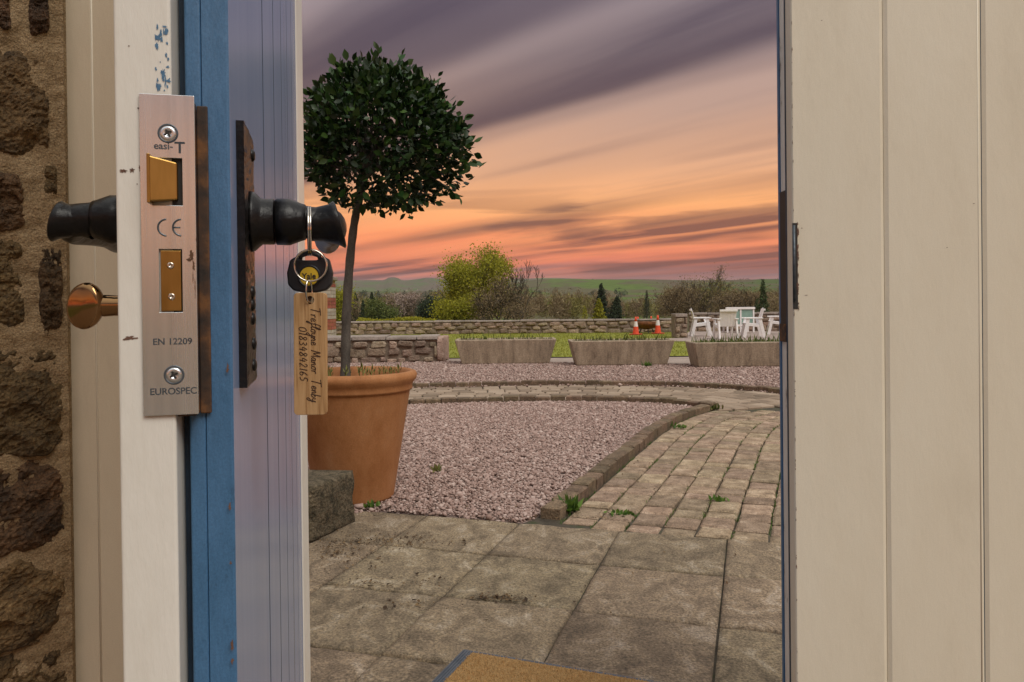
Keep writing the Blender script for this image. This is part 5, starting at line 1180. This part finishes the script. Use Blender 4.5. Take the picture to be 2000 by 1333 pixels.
# small weeds in the paving
def tuft(px, py, h, n, label, spread=.03, m='weedgreen', wide=.006, z=0.0):
    c = G(px, py, z); b_ = np.array([(-1, 0, 0), (1, 0, 0), (1.4, .2, .5), (0, .5, 1.0), (-1.4, .2, .5)]) ; b_[:, 0] *= wide; b_[:, 1] *= .03
    f_ = np.array([(0, 1, 2), (0, 2, 4), (4, 2, 3)])
    pos = np.stack([nrg.normal(0, spread, n), nrg.normal(0, spread * .6, n), np.zeros(n)], 1)
    vv, ff = scatter(b_, f_, pos, rand_rot(n, .5), np.stack([np.ones(n), np.ones(n), h * nrg.uniform(.5, 1, n)], 1))
    o = ob('weed', np_mesh('weed', vv, ff, MT[m]), loc=c); tag(o, label, 'weed', 'small weeds in the paving'); return o
tuft(1114, 998, .095, 34, 'largest bright green weed against the end stone of the kerb', .018, wide=.008)
tuft(1407, 978, .03, 26, 'small green weed in the paver joints near the closed door', .025)
tuft(1215, 1004, .025, 26, 'flat green weed between the setts at the near end of the path', .03)
tuft(1300, 832, .05, 24, 'weed at the foot of the kerb where it bends', .03)
tuft(1330, 836, .04, 20, 'weed on the path just off the bending kerb', .03)
tuft(1398, 799, .06, 40, 'yellowish weed on the pointed tip of the kerb', .03, 'weed')
tuft(1362, 804, .05, 40, 'mossy weed on the kerb short of its pointed tip', .03, 'weed')
tuft(855, 922, .06, 12, 'yellow green weed standing in the gravel bed near the pot', .006, 'weed')
tuft(1265, 716, .10, 60, 'green weed at the foot of the middle trough', .03)
tuft(725, 992, .04, 20, 'green weed in the gravel at the foot of the pot', .012)
# moss and grass lines in the path joints
mbp = []
for c, an, l in npA:
    if rng.random() < .45:
        for k in range(16):
            s = rng.uniform(-l / 2, l / 2); mbp.append(c + Vector((math.cos(an) * s - math.sin(an) * LW / 2, math.sin(an) * s + math.cos(an) * LW / 2, -.012)))
pos = np.array([tuple(q) for q in mbp]); n = len(pos); pos[:, :2] += nrg.normal(0, .003, (n, 2))
bl = np.array([(-.002, 0, 0), (.002, 0, 0), (0, .004, 1.0)])
vv, ff = scatter(bl, bf, pos, rand_rot(n, .5), np.stack([np.ones(n), np.ones(n), nrg.uniform(.012, .026, n)], 1))
o = ob('moss', np_mesh('moss', vv, ff, MT['weedgreen'])); tag(o, 'green moss and seedlings along the joints of the near path', None, None, 'stuff')

# brown leaf litter and moss crumbs on the slabs
lit = []
for px, py, sx_, sy_, k in ((690, 1062, 40, 10, 260), (660, 1075, 30, 12, 200), (800, 1055, 50, 8, 240), (965, 1166, 26, 3, 160), (1000, 1172, 30, 3, 60), (790, 1180, 60, 6, 60), (760, 1140, 60, 6, 80), (700, 1100, 60, 18, 120), (1250, 1100, 260, 60, 60), (1040, 1012, 120, 3, 120), (840, 992, 80, 3, 120), (1120, 985, 10, 14, 90), (1190, 930, 40, 30, 120)):
    for i in range(k): lit.append(G(rng.gauss(px, sx_), rng.gauss(py, sy_), .003))
pos = np.array([tuple(q) for q in lit]); n = len(pos); b_ = np.array([(-.5, 0, 0), (.4, -.2, 0), (.5, .4, .3), (-.3, .5, .1)]); f_ = np.array([(0, 1, 2, 3)]); s = nrg.lognormal(-5.1, .45, n)
vv, ff = scatter(b_, f_, pos, rand_rot(n, .25), np.stack([s, s, s], 1))
o = ob('leaf_litter', np_mesh('leaf_litter', vv, ff, MT['litter'])); tag(o, 'brown leaf litter and moss crumbs scattered on the slabs', None, None, 'stuff')

# ================================================================== COUNTRYSIDE
def branch(mb, p, d, ln, r, depth, tips, rr, spread=.55, nseg=3, up=.12):
    pts = [p]; q = p.copy(); dd = d.copy()
    for k in range(nseg):
        dd = (dd + Vector((rr.gauss(0, .13), rr.gauss(0, .13), rr.gauss(0, .10) + up * .5))).normalized(); q = q + dd * (ln / nseg); pts.append(q.copy())
    mb.tube(pts, [max(.026, q_) for q_ in np.linspace(r, r * .55, len(pts))], 4 if depth > 2 else 3, cap=False)
    if depth == 0: tips.append(q); return
    for k in range(rr.randint(2, 4) if depth > 1 else rr.randint(3, 5)):
        ax = dd.orthogonal().normalized(); ax.rotate(Matrix.Rotation(rr.uniform(0, 6.28), 3, dd)); nd_ = (dd + ax * rr.uniform(.35, 1) * spread * 1.5 + Vector((0, 0, up))).normalized()
        branch(mb, pts[rr.randint(1, nseg)], nd_, ln * rr.uniform(.58, .8), r * .5, depth - 1, tips, rr, spread, nseg, up)
    tips.append(q)
def foliage(centers, n, rad, size, flat=1.0):
    c = np.array([tuple(q) for q in centers]); idx = nrg.integers(0, len(c), n)
    pos = c[idx] + nrg.normal(0, rad, (n, 3)) * np.array([1, 1, flat])
    b_ = np.array([(-.5, 0, 0), (.5, 0, 0), (.35, .8, .1), (-.35, .8, .1)]); f_ = np.array([(0, 1, 2, 3)])
    s = size * nrg.uniform(.5, 1.3, n)
    return scatter(b_, f_, pos, rand_rot(n, 1.2), np.stack([s, s, s], 1))
def broad_tree(name, px, Y, top_py, width_px, label, leaf=None, nleaf=3000, rad=.5, size=.28, depth=4, seed=1, trunk='twig', bottom=None, split=1, up=.12, spread=.55, twig_r=.022):
    rr = random.Random(seed); zb = land_h(Y, 0) - .2; top = P(px, top_py, Y); H = top.z - zb
    t = thing(name, label, 'tree', (top.x, Y, zb)); mb = MB(); tips = []
    th = H * .22; mb.tube([(0, 0, 0), (0, 0, th)], [H * twig_r, H * twig_r * .8], 7)
    for k in range(5 * split):
        a = k * 6.28 / (5 * split) + rr.uniform(-.3, .3); d = Vector((math.cos(a) * .55, math.sin(a) * .55, 1)).normalized()
        branch(mb, Vector((0, 0, th * rr.uniform(.5, 1.0))), d, H * .30, H * twig_r * .55, depth - 1, tips, rr, spread, 3, up)
    # fit the drawn crown to the measured width and height
    v = np.array(mb.v); wx = width_px * Y / F_PX; ext = np.percentile(np.abs(v[:, 0]), 99.0); kx = (wx / 2) / ext; kz = H / np.percentile(v[:, 2], 99.9)
    mb.v = [tuple(q) for q in v * np.array([kx, kx, kz])]; tips = [Vector((q.x * kx, q.y * kx, q.z * kz)) for q in tips]
    mb.build('trunk', MT[trunk], t)
    if leaf:
        inner = [q * f_ for q in tips[::3] for f_ in (.82, .68)] if leaf == 'lime' else []
        vv, ff = foliage(tips + inner, nleaf, rad, size); o = ob('crown', np_mesh('crown', vv, ff, MT[leaf]), t); o['kind'] = 'stuff'
    return t
broad_tree('leafy_tree', 938, 92, 490, 112, 'tall bright yellow green leafy tree beyond the boundary wall', 'lime', 40000, .58, .17, 4, 3)
broad_tree('leafy_tree', 895, 88, 575, 70, 'low yellow green tree at the foot of the tall leafy tree', 'lime', 16000, .5, .16, 4, 8)
broad_tree('bare_tree', 1018, 95, 511, 84, 'bare twiggy tree leaning out beside the tall leafy tree', None, 0, depth=5, seed=12, twig_r=.020)
broad_tree('bare_tree', 968, 86, 545, 100, 'brown budding bare tree in front of the tall leafy tree', 'wood_dist', 9000, .45, .11, 5, 6)
broad_tree('bare_tree', 1372, 105, 522, 110, 'large bare tree rising above the woods behind the cones', 'wood_green', 5000, .5, .10, 5, 22, twig_r=.018)
broad_tree('bare_tree', 1330, 100, 558, 90, 'rounded brown bare tree at the side of the large bare tree', 'wood_dist', 12000, .5, .11, 5, 24)
broad_tree('bare_tree', 1440, 98, 566, 90, 'rounded brown bare tree above the white chairs', 'wood_dist', 12000, .5, .11, 5, 27)
broad_tree('green_tree', 792, 120, 580, 52, 'pale pinkish blossoming tree near the middle of the far woods', 'blossom', 14000, .5, .15, 3, 31)
broad_tree('green_tree', 838, 110, 590, 56, 'dark rounded tree between the blossoming tree and the leafy tree', 'conifer', 12000, .5, .18, 3, 33)
broad_tree('green_tree', 738, 110, 596, 60, 'mid green bushy tree seen just past the topiary trunk', 'midgreen', 12000, .5, .17, 3, 35)
broad_tree('green_tree', 655, 105, 566, 50, 'yellow green tree beside the brick pier', 'lime', 10000, .5, .17, 3, 36)
def conifer(px, Y, top_py, width_px, label, m='conifer', seed=1, n=5200, lean=0):
    zb = land_h(Y, 0) - .2; top = P(px, top_py, Y); H = top.z - zb; W = width_px * Y / F_PX / 2
    t = thing('conifer_tree', label, 'tree', (top.x, Y, zb)); rr = np.random.default_rng(seed)
    MB().tube([(0, 0, 0), (lean * .3, 0, H * .5), (lean, 0, H * .97)], [H * .022, H * .015, H * .004], 6).build('trunk', MT['twig'], t)
    h = rr.beta(1.2, 1.5, n); a = rr.uniform(0, 6.28, n); lay = .72 + .28 * np.sin(h * 40 + np.sin(a * 3) * 1.3); rmax = W * (1 - h) ** .8 * lay + .1; r_ = rmax * rr.uniform(.3, 1.0, n) ** .6 * (1 + .22 * np.sin(a * 5 + h * 9))
    pos = np.stack([r_ * np.cos(a) + lean * h, r_ * np.sin(a), H * (.10 + .90 * h) - .15 * r_], 1)
    b_ = np.array([(-.5, 0, 0), (.5, 0, 0), (.35, .8, .1), (-.35, .8, .1)]); f_ = np.array([(0, 1, 2, 3)]); n = n; s = W * .11 * rr.uniform(.5, 1.3, n)
    vv, ff = scatter(b_, f_, pos, rand_rot(n, 1.2), np.stack([s, s, s], 1)); o = ob('crown', np_mesh('crown', vv, ff, MT[m]), t); o['kind'] = 'stuff'
conifer(1174, 118, 554, 40, 'tall dark conifer above the middle trough', seed=2)
conifer(1198, 115, 579, 44, 'shorter dark spreading pine leaning beside the tall conifer', seed=3, lean=.6)
conifer(1170, 105, 584, 38, 'small yellow green conical tree at the foot of the dark conifers', 'lime', 4)
conifer(1142, 108, 598, 22, 'tiny yellow green bush among the brown woods', 'lime', 5, 1200)
conifer(1263, 150, 567, 20, 'slender dark conifer standing alone on the green field behind the cones', seed=6, n=1800)
conifer(726, 130, 571, 30, 'dark conifer in the woods between the trunk and the blossoming tree', seed=7)
conifer(694, 128, 572, 26, 'dark conifer directly beside the topiary trunk', seed=8)
conifer(709, 124, 586, 20, 'smaller dark conifer between its two taller neighbours', seed=9)
conifer(1490, 80, 545, 36, 'dark ivy-clad tree with upright tip behind the white chairs', 'ivy', 10, 3000)
conifer(1478, 84, 585, 26, 'lower ivy bush at the foot of the ivy-clad tree', 'ivy', 11, 1600)
# woods: one mass of bare crowns
def woods(name, specs, m, label, tw=.05, nt_=300):
    V, F = [], []; k0 = 0
    for (px, Y, top_py, wpx) in specs:
        top = P(px, top_py, Y); zb = land_h(Y, 0) - .5; H = top.z - zb; W = wpx * Y / F_PX / 2; n = nt_
        d = nrg.normal(size=(n, 3)); d[:, 2] = np.abs(d[:, 2]) - .25; d /= np.linalg.norm(d, axis=1)[:, None]
        r = nrg.uniform(.35, 1.0, n) ** .5; c = np.array([top.x, Y, zb + H * .42])
        lump = 1 + .22 * np.sin(d[:, 0] * 5 + px) * np.cos(d[:, 2] * 6 + Y)
        p1 = c + d * np.array([W, W * .8, H * .58]) * (r * lump)[:, None]
        dr = d * np.array([.7, .7, .5]) + nrg.normal(0, .45, (n, 3)) + np.array([0, 0, .35]); dr /= np.linalg.norm(dr, axis=1)[:, None]
        p0 = p1 - dr * (H * nrg.uniform(.06, .20, n))[:, None]; p0[:, 2] = np.maximum(p0[:, 2], zb)
        wd = np.cross(dr, nrg.normal(size=(n, 3))); wd /= np.linalg.norm(wd, axis=1)[:, None]; wd *= (tw * Y / 150 * nrg.uniform(.5, 1.6, n))[:, None]
        tri = np.stack([p0 - wd, p0 + wd, p1], 1).reshape(-1, 3)
        V.append(tri); F.append(np.arange(len(tri)).reshape(-1, 3) + k0); k0 += len(tri)
    o = ob(name, np_mesh(name, np.concatenate(V), np.concatenate(F), MT[m])); tag(o, label, None, None, 'stuff')
sp1, sp2 = [], []
for k in range(330):
    px = rng.uniform(560, 1640); Y = rng.uniform(115, 260)
    tpy = 570 + rng.gauss(0, 6) + (8 if 1215 < px < 1300 else 0) - (6 if px > 1300 else 0) + (4 if px < 860 else 0)
    if 1190 < px < 1295 and Y < 190: continue
    (sp1 if rng.random() < .68 else sp2).append((px, Y, tpy, rng.uniform(26, 48)))
woods('woodland', sp1, 'wood_dist', 'brown bare woodland spread across the valley', .05, 380)
woods('woodland', sp2, 'wood_green', 'olive green budding trees mixed through the valley woodland', .05, 380)
sp3 = [(rng.uniform(1375, 1700), rng.uniform(1150, 1330), 549 + rng.gauss(0, 2.5), rng.uniform(10, 18)) for k in range(140)] + [(rng.uniform(560, 1240), rng.uniform(700, 900), 566 + rng.gauss(0, 2.5), rng.uniform(10, 18)) for k in range(60)]
sp3 += [(1157 + k * 2, 1200, 545, 9) for k in range(2)] + [(768 + rng.gauss(0, 6), 3450, 546, 6) for k in range(8)]
woods('woodland', sp3, 'conifer', 'distant dark wood along the hill ridges', .05, 120)
# hedge on top of the boundary wall
n = 5000; hx = nrg.uniform(P(700, 625, 27.5).x, P(850, 625, 27.5).x, n)
pos = np.stack([hx, nrg.uniform(27.2, 27.9, n), nrg.uniform(.2, .53, n) + .04 * np.sin(hx * 3)], 1)
b_ = np.array([(-.5, 0, 0), (.5, 0, 0), (.35, .8, .1), (-.35, .8, .1)]); f_ = np.array([(0, 1, 2, 3)]); s = nrg.uniform(.03, .06, n)
vv, ff = scatter(b_, f_, pos, rand_rot(n, 1.2), np.stack([s, s, s], 1)); o = ob('hedge', np_mesh('hedge', vv, ff, MT['lime'])); tag(o, 'low clipped yellow green hedge just behind the boundary wall', 'hedge')

# ================================================================== AIR
mb = MB(); mb.box(-5400, 5400, -5400, 5400, -80, 135)
hz = mb.build('haze', None); hz['kind'] = 'stuff'; hz['label'] = 'thin evening haze over the valley'
m = bpy.data.materials.new('haze_air'); m.use_nodes = True; t = m.node_tree; t.nodes.remove(t.nodes['Principled BSDF'])
pv = N(t, 'ShaderNodeVolumePrincipled'); pv.inputs['Color'].default_value = (.86, .86, .92, 1); pv.inputs['Density'].default_value = .00009; pv.inputs['Anisotropy'].default_value = .2
L(t, pv.outputs[0], t.nodes['Material Output'].inputs['Volume']); hz.data.materials.append(m)
